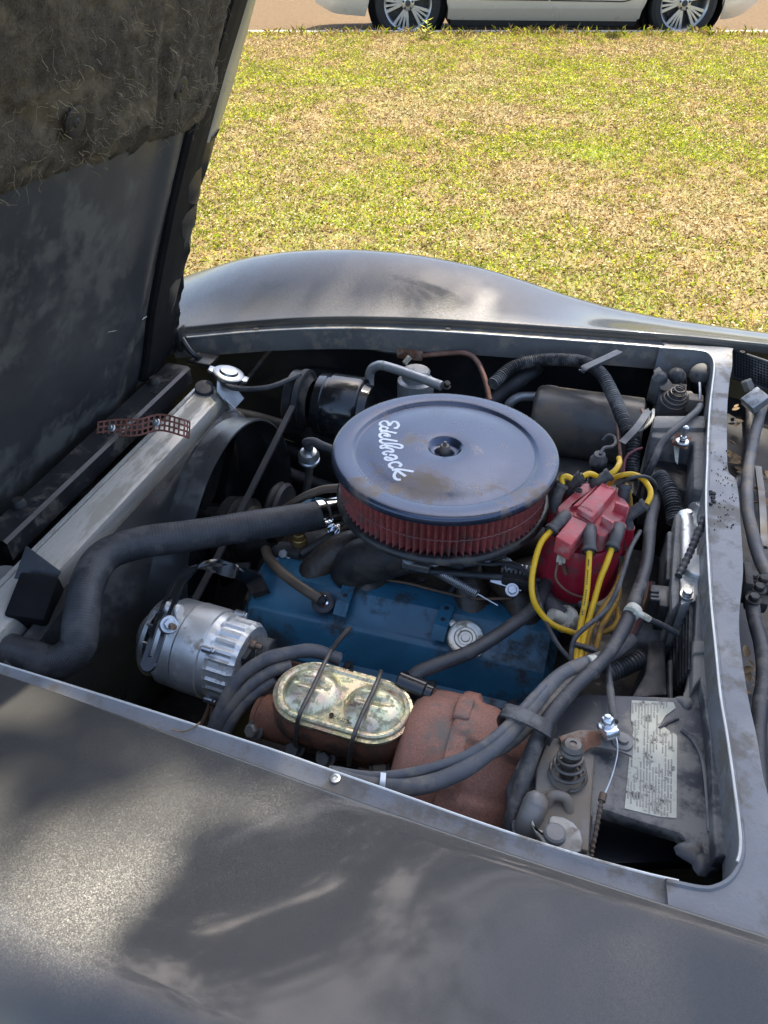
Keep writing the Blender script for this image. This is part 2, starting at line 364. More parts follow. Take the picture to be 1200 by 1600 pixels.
def leafmat(name, col, tr=.35, rough=.5, var=.3, scale=9):
    m = bpy.data.materials.new(name); m.use_nodes = True; N = m.node_tree.nodes; L = m.node_tree.links; b = N['Principled BSDF']
    tc = N.new('ShaderNodeTexCoord'); n = N.new('ShaderNodeTexNoise'); n.inputs['Scale'].default_value = scale; n.inputs['Detail'].default_value = 5; L.new(tc.outputs['Object'], n.inputs['Vector'])
    r = N.new('ShaderNodeValToRGB'); L.new(n.outputs['Fac'], r.inputs[0]); r.color_ramp.elements[0].position = .3; r.color_ramp.elements[1].position = .7
    r.color_ramp.elements[0].color = tuple(c*(1-var) for c in col)+(1,); r.color_ramp.elements[1].color = tuple(min(1, c*(1+var)) for c in col)+(1,)
    L.new(r.outputs[0], b.inputs['Base Color']); b.inputs['Roughness'].default_value = rough
    t = N.new('ShaderNodeBsdfTranslucent'); L.new(r.outputs[0], t.inputs[0]); mx = N.new('ShaderNodeMixShader'); mx.inputs[0].default_value = tr
    L.new(b.outputs[0], mx.inputs[1]); L.new(t.outputs[0], mx.inputs[2]); L.new(mx.outputs[0], N['Material Output'].inputs[0]); return m
M_gr = [leafmat('grass_green', (.30, .37, .035), .55), leafmat('grass_yellowgreen', (.52, .52, .06), .55), leafmat('grass_straw', (.58, .44, .20), .35), leafmat('grass_tan', (.44, .31, .15), .25), leafmat('leaf_litter', (.50, .38, .20), .15, .7), leafmat('leaf_litter_dark', (.20, .12, .065), .1, .7)]
def scatter(n, b0, b1, wfac, power=1.0):
    u = rng.random(n); b = (b0**2+(b1**2-b0**2)*u)**.5
    a = (rng.random(n)*2-1)*(b*wfac+.5); return a, b
def W(a, b): return np.stack([G0.x+RIGHT.x*a+HEAD.x*b, G0.y+RIGHT.y*a+HEAD.y*b, KERB_Z*np.clip((b-1.6)/(KERB_B-1.6), 0, 1)], 1)
def blades(n, hmin, hmax, wd, lean, keep, b0=2.3, b1=KERB_B-.02):
    a, b = scatter(n, b0, b1, .86); k = keep(a, b); a = a[k]; b = b[k]; n = len(a)
    base = W(a, b); th = rng.random(n)*2*np.pi; h = hmin+(hmax-hmin)*rng.random(n)**1.5; ln = lean*(.3+rng.random(n))
    d = np.stack([np.cos(th), np.sin(th), np.zeros(n)], 1); s = np.stack([-np.sin(th), np.cos(th), np.zeros(n)], 1)*(wd*(.6+.8*rng.random(n)))[:, None]
    tip = base+d*(h*np.sin(ln))[:, None]+np.array([0, 0, 1.])*(h*np.cos(ln))[:, None]
    mid = base+d*(h*.45*np.sin(ln*.5))[:, None]+np.array([0, 0, 1.])*(h*.55*np.cos(ln*.5))[:, None]
    return np.stack([base-s*.6, base+s*.6, mid+s*.5, tip, mid-s*.5], 1).reshape(-1, 3), n
def green_mask(a, b): return .34*vnoise(a, b, .9, 3)+.36*vnoise(a, b, .25, 4)+.3*vnoise(a, b, .08, 5)
vg, n1 = blades(480000, .010, .036, .0026, 1.0, lambda a, b: (green_mask(a, b)+.30*rng.random(len(a)) > .66) )
mi1 = (rng.random(n1) < .45).astype(int)
vs_, n2 = blades(375000, .010, .035, .0022, 1.35, lambda a, b: green_mask(a, b)+.25*rng.random(len(a)) < .80)
mi2 = 2+(rng.random(n2) < .35).astype(int)
vt, n3 = blades(5800, .03, .10, .0028, .75, lambda a, b: rng.random(len(a))*.6 < vnoise(a, b, .12, 31)**2, KERB_B-.24, KERB_B-.01)
mi3 = rng.choice([0, 1, 2, 2, 3], n3)
g = np_mesh('lawn_grass', np.concatenate([vg, vs_, vt]), 5, M_gr, np.concatenate([mi1, mi2, mi3]))
tag(g, 'patchy yellow green grass with straw tufts growing on the bank', 'grass', kind='stuff')
# leaf litter
a, b = scatter(54000, 2.3, KERB_B-.02, .86); k = (vnoise(a, b, .7, 9)+.4*rng.random(len(a)) > .55); a = a[k]; b = b[k]; n = len(a)
base = W(a, b); base[:, 2] += .008+.03*rng.random(n); th = rng.random(n)*2*np.pi; sz = .003+.007*rng.random(n)
d = np.stack([np.cos(th), np.sin(th), .5*(rng.random(n)-.5)], 1)*sz[:, None]; e = np.stack([-np.sin(th), np.cos(th), .7*(rng.random(n)-.5)], 1)*(sz*.55)[:, None]
o = np_mesh('leaf_litter', np.stack([base-d, base-d*.2-e, base+d*.7-e*.6, base+d, base+d*.5+e*.9, base-d*.4+e], 1).reshape(-1, 3), 6, M_gr, np.where(rng.random(n) < .75, 4, 5))
tag(o, 'small dry tan leaves scattered over the grass', 'leaves', kind='stuff')

# a weed by the kerb and grass spikes that stand up one by one
def weed(u, v, hgt, label, nl, broad):
    c = P(u, v, z=KERB_Z-.03); t = thing('weed', label, 'weed', c); mb = MB()
    tip = c+Vector((.01, 0, hgt)); mb.tube([c-Vector((0, 0, .02)), c.lerp(tip, .5)+Vector((.006, .004, 0)), tip], .003, 6)
    mb.build('stem', M_gr[0], t)
    for i in range(nl):
        mb = MB(); f = .25+.75*i/nl; p = c.lerp(tip, f); an = i*2.4; d = Vector((math.cos(an), math.sin(an), .35)); l = broad*(1.1-.4*f); s = Vector((-d.y, d.x, 0))
        mb.add([p, p+d*l*.4+s*l*.22, p+d*l, p+d*l*.4-s*l*.22, p+d*l*.45+Vector((0, 0, -.006))], [(0, 1, 4), (1, 2, 4), (2, 3, 4), (3, 0, 4)])
        mb.build('leaf', M_gr[0 if i % 2 else 1], t, ang=80)
weed(665, 62, .17, 'small broad leaved weed standing against the pale kerb', 9, .085)
weed(815, 46, .19, 'thin pointed grass spike rising in front of the white car sill', 4, .10)

# ================================================================== PARKED WHITE CAR
def make_wheel(name, parent, c, ax, r=.33, wd=.215, spokes=10, mir=1):
    # ax: outward direction of the wheel axle
    M = frame(c, ax, (0, 0, 1)); h = wd/2
    mb = MB(); rr = r*.70
    mb.lathe([(-h, rr), (-h, r*.86), (-h*.86, r*.965), (-h*.5, r), (h*.5, r), (h*.86, r*.965), (h, r*.86), (h*.92, r*.76), (h*.96, rr)], 56, M); tyre = mb.build('wheel', M_tyre, parent)
    mb = MB(); mb.lathe([(-h*.9, rr*.99), (-h*.2, rr*.9), (h*.6, rr*.9), (h*.9, rr*.97), (h*.97, rr*1.02), (h*.9, rr*1.03)], 56, M)
    for i in range(spokes):
        a0 = 2*math.pi*i/spokes
        for da in ((-.10, .10) if i % 2 == 0 else (0,)):
            pass
    for i in range(5):
        for da in (-.33, -.11, .11, .33):
            a = 2*math.pi*i/5+da+.31; wsp = .013 if abs(da) < .2 else .017
            p0 = (math.cos(a*1-da*.55)*r*.14, math.sin(a-da*.55)*r*.14); p1 = (math.cos(a)*rr*.96, math.sin(a)*rr*.96)
            dx, dy = p1[0]-p0[0], p1[1]-p0[1]; l = math.hypot(dx, dy); nx, ny = -dy/l*wsp, dx/l*wsp
            pts = [(p0[0]-nx*.7, p0[1]-ny*.7), (p1[0]-nx, p1[1]-ny), (p1[0]+nx, p1[1]+ny), (p0[0]+nx*.7, p0[1]+ny*.7)]
            mb.prism(pts, .03, M @ T(0, 0, h*.5), .004, 1)
    mb.lathe([(h*.4, r*.2), (h*.80, r*.19), (h*.86, r*.15), (h*.86, 0)], 24, M); mb.build('rim', M_rim, tyre)
    mb = MB(); mb.lathe([(-h*.2, rr*.9), (-h*.2, 0)], 40, M); mb.cyl(r*.5, -h*.2, h*.05, 40, M); mb.build('brake_disc', M_rimdk, tyre)
    mb = MB(); mb.cyl(r*.085, h*.8, h*.93, 20, M)
    for i in range(5): a = i*2*math.pi/5; mb.cyl(.011, h*.7, h*.9, 10, M @ T(math.cos(a)*r*.145, math.sin(a)*r*.145, 0))
    mb.build('hub_cap', M_rimdk, tyre)
    return tyre
def make_sedan():
    hubL = P(637, 4, z=ROAD_Z+.33); bw = (hubL-G0).dot(HEAD); a0 = (hubL-G0).dot(RIGHT); hubR = P(1066, 4, z=ROAD_Z+.33); a1 = (hubR-G0).dot(RIGHT)
    wb = a1-a0; yc = bw+.80
    def S(x, y, z): return L2W(a0+x, yc+y, ROAD_Z+z)
    t = thing('parked_car', 'pearl white sedan with multi spoke alloy wheels parked beyond the kerb', 'car', S(wb/2, 0, 0))
    x0, x1 = -.93, wb+.83
    top = smooth_interp([(x0, .80), (x0+.12, .98), (x0+.5, 1.05), (.35, 1.40), (.9, 1.46), (1.5, 1.46), (2.1, 1.30), (2.75, .98), (3.2, .88), (x1-.1, .72), (x1, .62)])
    belt = smooth_interp([(x0, .74), (x0+.2, .92), (.5, .96), (2.2, .93), (2.8, .88), (x1-.2, .70), (x1, .60)])
    bot = smooth_interp([(x0, .34), (x0+.15, .24), (.0, .19), (wb, .17), (x1-.25, .19), (x1-.1, .24), (x1, .34)])
    hw = smooth_interp([(x0, .66), (x0+.12, .82), (x0+.4, .895), (.6, .91), (2.2, .91), (wb+.2, .89), (x1-.3, .82), (x1-.1, .70), (x1, .56)])
    def arch(x, zb):
        for cx in (0, wb):
            d = abs(x-cx)
            if d < .385: zb = max(zb, .33+math.sqrt(.385**2-d*d)*.97)
        return zb
    xs = sorted(set(list(np.linspace(x0, x1, 90))+[c+s*.3849 for c in (0, wb) for s in (-1, 1)]+[c+.385*math.cos(k*math.pi/24) for c in (0, wb) for k in range(1, 24)]))
    rows = []
    for x in xs:
        zb = arch(x, bot(x)); zt = belt(x); W_ = hw(x); tz = max(top(x), zt+.01); sec = []
        for k in range(11):
            f = k/10; z = zb+(zt-zb)*f; fr = (z-.15)/(zt-.15)
            y = W_*(.935+.065*math.sin(math.pi*min(1, max(0, fr))**.8)) - .02*max(0, fr-.8)*5*.3
            if z < .30: y -= (.30-z)*.35
            sec.append((y, z))
        cab = max(0, min(1, (tz-zt-.03)/.4)); wt = W_*(.93-.26*cab)
        for f in (.25, .5, .75, .93): sec.append((W_*.97+(wt-W_*.97)*f, zt+(tz-zt)*f))
        sec += [(wt*.85, tz+.012*cab), (wt*.45, tz+.03*cab), (0, tz+.035*cab)]
        rows.append([S(x, -y, z) for y, z in sec]+[S(x, y, z) for y, z in sec[::-1][1:]])
    mb = MB(); mb.loft(rows); mb.build('body', M_white, t, ang=50)
    # under-body and arch liners
    mb = MB(); mb.box((0, 0, 0), (wb-.85, 1.6, .16), .02, frame(S(wb/2, 0, .20), (0, 0, 1), RIGHT)); mb.box((0, 0, 0), (wb+1.3, 1.0, .18), .02, frame(S(wb/2, 0, .36), (0, 0, 1), RIGHT)); mb.build('underbody', M_trim, t)
    for cx in (0, wb):
        for sy in (-1, 1):
            mb = MB(); mb.lathe([(0, .10), (0, .40), (.26, .40)], 32, frame(S(cx, sy*.60, .34), HEAD*sy, (0, 0, 1)), ); mb.build('wheel_arch_liner', M_trim, t)
            make_wheel('wheel', t, S(cx, sy*.79, .33), HEAD*sy)
    # sill line, door seams, windows, mirrors, lamps
    def side(x, z, off=.004):
        W_ = hw(x); zt = belt(x); fr = (z-.15)/(zt-.15); y = W_*(.935+.065*math.sin(math.pi*min(1, max(0, fr))**.8)) - .02*max(0, fr-.8)*1.5
        if z < .30: y -= (.30-z)*.35
        return S(x, -(y+off), z)
    seams = [[(.42, .62), (.47, .46), (.62, .375), (1.05, .362), (1.38, .358)], [(1.40, .90), (1.395, .6), (1.385, .36)], [(1.40, .356), (1.9, .35), (2.15, .352), (2.24, .42), (2.27, .6), (2.28, .85)], [(.42, .62), (.45, .9)]]
    mb = MB()
    for sm in seams: mb.tube([side(*q, 0) for q in sm], .006, 6)
    mb.build('door_seam', M_trim, t)
    mb = MB(); mb.loft([[side(x, z, .006) for x in np.linspace(.40, 2.32, 20)] for z in (.195, .21, .27, .285)]); mb.build('sill_skirt', M_white, t, ang=60)
    for (xa, xb) in ((.42, 1.36), (1.42, 2.32)):
        rows = []
        for f in (.1, .5, .88):
            r_ = []
            for x in np.linspace(xa, xb, 8):
                zt = belt(x); tz = max(top(x), zt+.02); W_ = hw(x); cab = max(0, min(1, (tz-zt-.03)/.4)); wt = W_*(.93-.26*cab); r_.append(S(x, -(W_*.97+(wt-W_*.97)*f+.004), zt+(tz-zt)*f))
            rows.append(r_)
        mb = MB(); mb.loft(rows); mb.build('window', M_glass, t, ang=60)
    for x, m_, nm, z in ((x0+.06, M_capdk, 'tail_light', .80), (x1-.10, M_glass, 'headlight', .60)):
        mb = MB(); mb.box((0, 0, 0), (.10, .30, .12), .03, frame(S(x, -.60, z), (0, 0, 1), RIGHT)); mb.build(nm, m_, t)
    mb = MB(); mb.tube([S(x1-.36, -.74, .27), S(x1-.22, -.70, .245), S(x1-.10, -.60, .26)], .016, 8); mb.build('bumper_strip', M_rim, t)
    mb = MB(); mb.box((0, 0, 0), (.12, .2, .14), .04, frame(S(2.12, -1.0, .98), (0, 0, 1), RIGHT)); mb.build('door_mirror', M_white, t)
make_sedan()

# ================================================================== SHADE TREE (stands left of the frame, its limb over the car)
def shade_tree():
    t = thing('shade_tree', 'broad leaved tree whose limb overhangs the open grey car', 'tree', (-7.2, 1.2, 0))
    M_bark = mat('tree_bark', (.12, .09, .065), .9, 0, .3, 8, bump=.8, bscale=20)
    mb = MB(); b = Vector((-7.2, 1.2, -.1))
    mb.tube([b, b+Vector((.05, 0, 1.2)), b+Vector((.2, .1, 2.6)), b+Vector((.5, .3, 4.2)), b+Vector((.7, .5, 6.2))], lambda f: .30*(1-.55*f)+.10*max(0, .15-f)/.15, 14)
    def ctr(fx, fy, h): return Vector((fx, fy, .85))+SUN*(h/SUN.z)
    limbs = [[b+Vector((.2, .1, 2.6)), Vector((-5.6, 2.0, 4.3)), ctr(-.6, -1.3, 5.0), ctr(.6, -1.5, 5.6), ctr(1.8, -1.6, 6.0)], [Vector((-5.6, 2.0, 4.3)), ctr(-.8, -2.0, 5.6), ctr(.4, -2.6, 6.2)],
             [ctr(-.6, -1.3, 5.0), ctr(-.5, .0, 5.6), ctr(.7, .1, 6.2)], [b+Vector((.5, .3, 4.2)), Vector((-7.6, 2.5, 6.2)), Vector((-7.9, 3.4, 7.4))], [b+Vector((.5, .3, 4.2)), Vector((-6.2, .2, 6.3)), Vector((-5.4, -.9, 7.6))]]
    for i, l in enumerate(limbs): mb.tube(l, (lambda f, k=.13 if i == 0 else .08: k*(1-.75*f)), 9)
    mb.build('trunk', M_bark, t)
    cl = []
    r = np.random.default_rng(5)
    n = 0
    while n < N_DENSE:
        fx = r.uniform(-1.7, 1.9); fy = r.uniform(-1.5, 1.05)
        cl.append((ctr(fx, fy, r.uniform(3.8, 6.6)), r.uniform(.12, .22))); n += 1
    for _ in range(130):
        cl.append((ctr(r.uniform(-2.6, 2.9), r.uniform(-3.4, -1.3), r.uniform(5.0, 8.5)), r.uniform(.13, .24)))
    for _ in range(16):  # small clumps added to block sun glare on the near fender
        q = P(365, 1448, z=.90); q = q-SUN*(.05/SUN.z); cl.append((ctr(q.x+r.normal(0, .03), q.y+r.normal(0, .02), r.uniform(3.8, 6.6)), r.uniform(.06, .09)))
    for _ in range(420):
        p = Vector((r.normal(-7.0, 1.3), r.normal(1.8, 1.2), r.normal(7.2, .9))); cl.append((p, r.uniform(.2, .4)))
    c = np.array([tuple(p) for p, s in cl]); s = np.array([s for p, s in cl]); k = 42
    ctrs = np.repeat(c, k, 0)+r.normal(0, 1, (len(c)*k, 3))*np.repeat(s, k)[:, None]*.62
    # leaves removed to keep sun on the lawn and on the far gutter lip
    f = ctrs[:, 1]-(ctrs[:, 2]-.85)*SUN.y/SUN.z
    fx_ = ctrs[:, 0]-(ctrs[:, 2]-.85)*SUN.x/SUN.z; keep = (f < 1.15) & ~((f > .545) & (f < .64))
    for (u, v, ru, rv) in GAPS:                     # leaves cut away so sun patches land on chosen spots of the fender
        zs = .845 if v < 1180 else (.865 if v < 1300 else .90); zs = .85 if u > 850 and v < 1440 else zs; c0 = P(u, v, z=zs); ex = (P(u+ru, v, z=zs)-c0).length; ey = (P(u, v+rv, z=zs)-c0).length; c0 = c0-SUN*((zs-.85)/SUN.z); wob = 1+.25*np.sin(5*np.arctan2(f-c0.y, fx_-c0.x)+u)
        keep &= ((fx_-c0.x)/ex)**2+((f-c0.y)/ey)**2 > wob*2.0
    ctrs = ctrs[keep | (ctrs[:, 0] < -5)]
    n = len(ctrs); d = r.normal(0, 1, (n, 3)); d /= np.linalg.norm(d, axis=1)[:, None]; e = np.cross(d, r.normal(0, 1, (n, 3))); e /= np.linalg.norm(e, axis=1)[:, None]
    sz = r.uniform(.035, .06, n)[:, None]; d *= sz; e *= sz*.5
    o = np_mesh('crown', np.stack([ctrs-d, ctrs-d*.2-e, ctrs+d*.5-e*.7, ctrs+d, ctrs+d*.3+e, ctrs-d*.5+e*.8], 1).reshape(-1, 3), 6, [leafmat('tree_leaf', (.055, .10, .022), .25)])
    attach(o, t)
N_DENSE = 620
GAPS = [(15, 1095, 75, 45), (280, 1275, 75, 38), (425, 1250, 55, 26), (150, 1335, 120, 55), (65, 1450, 130, 55), (585, 1345, 50, 22), (900, 1345, 80, 16), (1020, 1450, 80, 36), (820, 1570, 90, 36), (1110, 1428, 70, 16), (330, 1570, 90, 30)]
shade_tree()
# ================================================================== THE OPEN GREY CAR: body, gutters, cowl, hood
from mathutils import noise as mn
CAR = thing('classic_car', 'charcoal metal flake classic car with its hood raised on the grass', 'car', (0, .02, 0))
yfar = smooth_interp([(-2, .50), (-.8, .525), (-.35, .575), (0, .605), (.4, .632), (2, .65)])
def Py(u, v, fy):
    y = .6
    for _ in range(25): y = fy(P(u, v, y=y).x)
    return P(u, v, y=y)
tab = [(p.x, p.z) for p in (Py(u, v, yfar) for u, v in ((290, 511), (345, 505), (400, 500), (480, 495), (560, 494), (640, 496), (700, 499), (780, 504), (850, 509), (930, 514), (1000, 519), (1060, 524), (1110, 529), (1200, 538)))]
tab = [(-1.5, tab[0][1]-.12)]+tab+[(1.4, tab[-1][1]+.005)]
ze = smooth_interp(tab)
zc = smooth_interp([(-1.6, .56), (-1.35, .64), (-1.1, .72), (-.93, .775), (-.82, .822), (-.69, .867), (-.51, .900), (-.345, .913), (-.19, .908), (-.03, .886), (.12, .846), (.3, .824), (.56, .818), (1.4, .82)])
near_edge = [Pf(u, v, ze) for u, v in ((0, 1050), (90, 1081), (260, 1143), (420, 1199), (533, 1240), (660, 1284), (800, 1333), (940, 1378), (1080, 1422), (1200, 1461))]
ynear = smooth_interp([(-2, -.46), (-.8, -.485)]+[(p.x, p.y) for p in near_edge]+[(1.4, near_edge[-1].y-.03)])
STEP = .018; XA, XB = -1.45, 1.25
xs = list(np.linspace(XA, XB, 100))
def zb_side(x):
    d = abs(x+.46); return .33+math.sqrt(.37**2-d*d) if d < .37 else .2
def fender(side):
    rows = []
    ARX = sorted(set([round(x, 4) for x in xs]+[-.46+s*.3699 for s in (-1, 1)]+[-.46+.37*math.cos(k*math.pi/14) for k in range(1, 14)]))
    for x in ARX:
        yin = yfar(x) if side > 0 else ynear(x); cr = .80 if side > 0 else -.80; e = ze(x); c = zc(x)
        cr = cr+(-side)*max(0, (-.95-x))*.5
        sec = [(yin, e-STEP-.002), (yin, e-.003), (yin+side*.0012, e-.0008), (yin+side*.004, e)]
        for k in range(1, 17):
            t_ = k/16; s_ = math.sin(t_*math.pi/2)**1.15; s_ = s_*.9+.1*t_
            sec.append((yin+side*.004+(cr-yin-side*.004)*t_, e+(c-e)*s_))
        for dy, dz in ((.018, -.003), (.036, -.012), (.052, -.028), (.066, -.055), (.076, -.10), (.080, -.16)): sec.append((cr+side*dy, c+dz))
        zb = zb_side(x); z0 = c-.16
        for f in (.2, .4, .6, .8, 1): sec.append((cr+side*(.080-.03*f*f), z0+(min(zb, z0)-z0)*f))
        rows.append([(x, y, z) for y, z in sec])
    mb = MB(); mb.loft(rows); return mb
f1 = fender(-1).build('fender', M_paint, CAR, ang=50); f1['label'] = 'fender in dappled shade beside the brake booster'
f2 = fender(1).build('fender', M_paint, CAR, ang=50); f2['label'] = 'sunlit domed fender beside the lawn'
# ---- gutters
def gutter(pairs, mbx=None, drop=.05, wallmat=None):
    rows = []
    for a, b in pairs:          # a inner, b outer
        d = (b-a); d.z = 0; n = d.normalized()
        rows.append([a+Vector((0, 0, -drop)), a+Vector((0, 0, -.002)), a+n*.0015+Vector((0, 0, .0018)), a+n*.004+Vector((0, 0, .0012)), a+n*.006, a.lerp(b, .6)+Vector((0, 0, -.0025)), b])
    mb = MB(); mb.loft(rows); return mb
bay_near = [(-200, 975), (-60, 1019), (0, 1038), (142, 1082), (280, 1126), (420, 1171), (520, 1206), (615, 1239), (710, 1273), (800, 1304), (900, 1336), (1000, 1364), (1060, 1378)]
gz_ = lambda x: ze(x)-STEP
pairs = []
for p in catmull([Pf(u, v, gz_) for u, v in bay_near], 5): pairs.append((p, Vector((p.x+.006, ynear(p.x+.006), gz_(p.x)))))
gn = gutter(pairs).build('gutter', M_weather, CAR)
gn['label'] = 'chalky grey gutter along the shaded fender'
def bead(pts, r, nm, m, parent, per=5): mb = MB(); mb.tube(pts, r, 8, per); return mb.build(nm, m, parent)
bead([a+Vector((0, 0, .001)) for a, b in pairs], .0018, 'lip_bead', M_lip, gn, 1)
sc = Pf(524, 1217, gz_); mb = MB(); mb.lathe([(0, .006), (.0015, .0055), (.002, .003), (.0005, .0025), (.0005, 0)], 16, frame(sc+Vector((0, 0, .0005)), (0, 0, 1))); mb.build('screw', M_zinc, gn)
farg = []
for x in np.linspace(-.78, .46, 50):
    y = yfar(x); farg.append((Vector((x, y-.027, ze(x)-STEP)), Vector((x, y, ze(x)-STEP))))
gf = gutter(farg).build('gutter', M_gutter, CAR); gf['label'] = 'grey gutter along the sunlit fender'
bead([a+Vector((0, 0, .001)) for a, b in farg], .0022, 'lip_bead', M_lip, gf, 1)
for u, v in ((1042, 530), (1102, 534), (1163, 540), (400, 512), (700, 513)):
    q = Py(u, v, lambda x: yfar(x)-.012); q = Vector((q.x, yfar(q.x)-.012, ze(q.x)-STEP+.0005))
    mb = MB(); mb.lathe([(0, .0055), (.0018, .005), (.0018, .002), (.0008, .0018), (.0008, 0)], 14, frame(q, (0, 0, 1))); mb.build('screw', M_dark, gf)
# ---- cowl strip with its rounded corners
CZ = .852
cowl_pairs = [((1040, 1373), (1045, 1432)), ((1095, 1384), (1120, 1452)), ((1118, 1381), (1165, 1465)), ((1137, 1370), (1206, 1470)), ((1150, 1350), (1222, 1420)), ((1155, 1325), (1222, 1350)), ((1153, 1290), (1214, 1290)), ((1144, 1220), (1194, 1220)), ((1134, 1150), (1182, 1150)), ((1124, 1090), (1169, 1090)),
    ((1116, 1010), (1157, 1010)), ((1110, 950), (1155, 960)), ((1106, 890), (1161, 892)), ((1103, 830), (1158, 830)), ((1102, 780), (1155, 785)), ((1103, 745), (1150, 750)), ((1104, 725), (1138, 736)), ((1105, 690), (1136, 700)), ((1108, 640), (1136, 642)), ((1112, 605), (1140, 595)), ((1115, 578), (1144, 572)), ((1113, 563), (1144, 550)), ((1103, 553), (1143, 543)), ((1080, 549), (1110, 541)), ((1030, 546), (1040, 538))]
cz = lambda x: ze(x)-STEP+.004
pr_ = [(Pf(a, b, cz), Pf(c, d, cz)) for a, b, c, d in [(p[0][0], p[0][1], p[1][0], p[1][1]) for p in cowl_pairs]]
ins = catmull([a for a, b in pr_], 4); outs = catmull([b for a, b in pr_], 4)
rows = []
for a, b in zip(ins, outs):
    n = (b-a); n.z = 0; n = n.normalized()
    rows.append([a+Vector((0, 0, -.06)), a, a+n*.001+Vector((0, 0, .003)), a+n*.004+Vector((0, 0, .003)), a+n*.006+Vector((0, 0, .0005)), a.lerp(b, .5)+Vector((0, 0, .0012)), b+Vector((0, 0, 0)), b+Vector((0, 0, -.010))+n*.001, b+Vector((0, 0, -.05))])
mb = MB(); mb.loft(rows); cw = mb.build('cowl_panel', M_weather, CAR, ang=45); cw['label'] = 'grey painted cowl strip with speckled wear'
bead([a+Vector((0, 0, .004)) for a in ins[16:]], .0017, 'lip_bead', M_lip, cw, 1)
M_speck = mat('black_speckle', (.015, .015, .016), .8); mb = MB()
rs = random.Random(3)
for i in range(70):
    u = rs.gauss(1128, 14); v = rs.uniform(705, 830) if i < 85 else rs.uniform(600, 1250)
    if not 1109 < u < 1150: continue
    q = Pf(u, v, cz); r = rs.uniform(.0004, .0010); mb.cyl(r, 0, .0028, 6, T(q.x, q.y, q.z), .0002)
for i in range(9):
    q = Pf(1110+rs.uniform(-2, 6), 770+i*2.2+rs.uniform(-2, 2), cz); mb.cyl(rs.uniform(.002, .004), 0, .0030+.0001*i, 7, T(q.x, q.y, q.z), .0003)
mb.build('tar_specks', M_speck, cw)['kind'] = 'stuff'
# ---- wiper well behind the cowl, rear cowl and screen
mb = MB(); mb.loft([[(x, y, z) for y in np.linspace(-.60, .64, 14)] for x, z in ((.425, .80), (.44, .745), (.50, .735), (.66, .74), (.70, .80), (.71, .86), (.98, .90))]); mb.build('wiper_well', M_wall, CAR)
mb = MB(); mb.loft([[(.98+.55*f, y*(1-.16*f), .90+.42*f-.05*(abs(y)/.6)**2*f) for y in np.linspace(-.66, .68, 13)] for f in (0, .25, .5, .75, 1)]); mb.build('windscreen', M_glass, CAR)
# ---- inner fenders, firewall, frame rails
mb = MB(); mb.loft([[(x, yfar(x)-.026+o_, ze(x)-STEP-.03-dz) for o_, dz in ((0, 0), (.05, .02), (.11, .06), (.115, .16), (.06, .32), (.0, .5), (-.03, .70))] for x in np.linspace(-.85, .44, 20)]); mb.build('inner_fender', M_wall, CAR)
mb = MB(); mb.loft([[(x, ynear(x)+.028-o_, ze(x)-STEP-.04-dz) for o_, dz in ((0, 0), (.04, .02), (.09, .06), (.10, .16), (.06, .32), (.02, .5))] for x in np.linspace(-.85, .42, 20)]); mb.build('inner_fender', M_wall, CAR)
mb = MB(); mb.loft([[(x, y, z) for y in np.linspace(-.60, .70, 14)] for x, z in ((.425, .84), (.424, .70), (.40, .60), (.36, .42), (.40, .25))]); mb.build('firewall', M_wall, CAR)
mb = MB()
for y in (-.40, .44): mb.box((-.2, y, .30), (1.6, .09, .12), .012)
mb.box((-.46, .02, .27), (.22, .9, .11), .02); mb.box((-.86, .02, .34), (.06, 1.1, .2), .015); mb.build('chassis_frame', M_dark, CAR)
for sy, yy in ((-1, -.735), (1, .735)): make_wheel('wheel', CAR, (-.46, yy, .335), (0, sy, 0), .335, .22)
mb = MB(); mb.loft([[(x, y, z) for y in np.linspace(-.44, .48, 9)] for x, z in ((-1.5, .40), (-1.45, .55), (-1.25, .655), (-1.0, .715), (-.82, .755), (-.80, .70))]); mb.build('nose_panel', M_paint, CAR)

# ================================================================== HOOD, opened forward on its front hinges
HA = R_(68); HU = Vector((math.cos(HA), 0, math.sin(HA))); HN = Vector((math.sin(HA), 0, -math.cos(HA))); HO = Vector((-.76, 0, .745))
def hs(u, v, t=0): p = Pp(u, v, HO+HN*t, HN); return (p-HO).dot(HU), p.y
def HP(s, y, t=0): return HO+HU*s+HN*t+Vector((0, y, 0))
def yline(pxs, ext=None, t=0):
    tb = sorted(hs(u, v, t) for u, v in pxs)
    s0, y0 = tb[0]; s1, y1 = tb[-1]; k = (y1-tb[-2][1])/(s1-tb[-2][0])
    tb = [(-.2, y0)]+tb+[(1.4, y1+k*(1.4-s1))]; return interp(tb)
yG = yline([(285, 203), (259, 315), (243, 400), (227, 490), (220, 560), (318, 100), (346, 0)])
yI = yline([(385, 0), (350, 115), (312, 256), (300, 300), (288, 370), (278, 440), (268, 540)])
yO = yline([(405, 0), (367, 140), (332, 246), (315, 300), (303, 365), (288, 437), (281, 490), (279, 545)])
SH = 1.22
def hm(y): return .04-y      # mirror to the near half
HOOD = None
mb = MB(); rows = []; ss = list(np.linspace(-.10, SH, 44))
for s in ss:
    yo = yO(s); w_ = np.linspace(hm(yo), yo, 30)
    rows.append([HP(s, y, -.030-.045*math.exp(-((y-.02)/.16)**2)*min(1, s*1.3)-.012*(1-((y-.02)/(yo-.02))**2)) for y in w_])
mb.loft(rows)
HOOD = mb.build('hood', M_paint, CAR, ang=60); HOOD['label'] = 'raised hood showing its dark underside and frayed insulation'
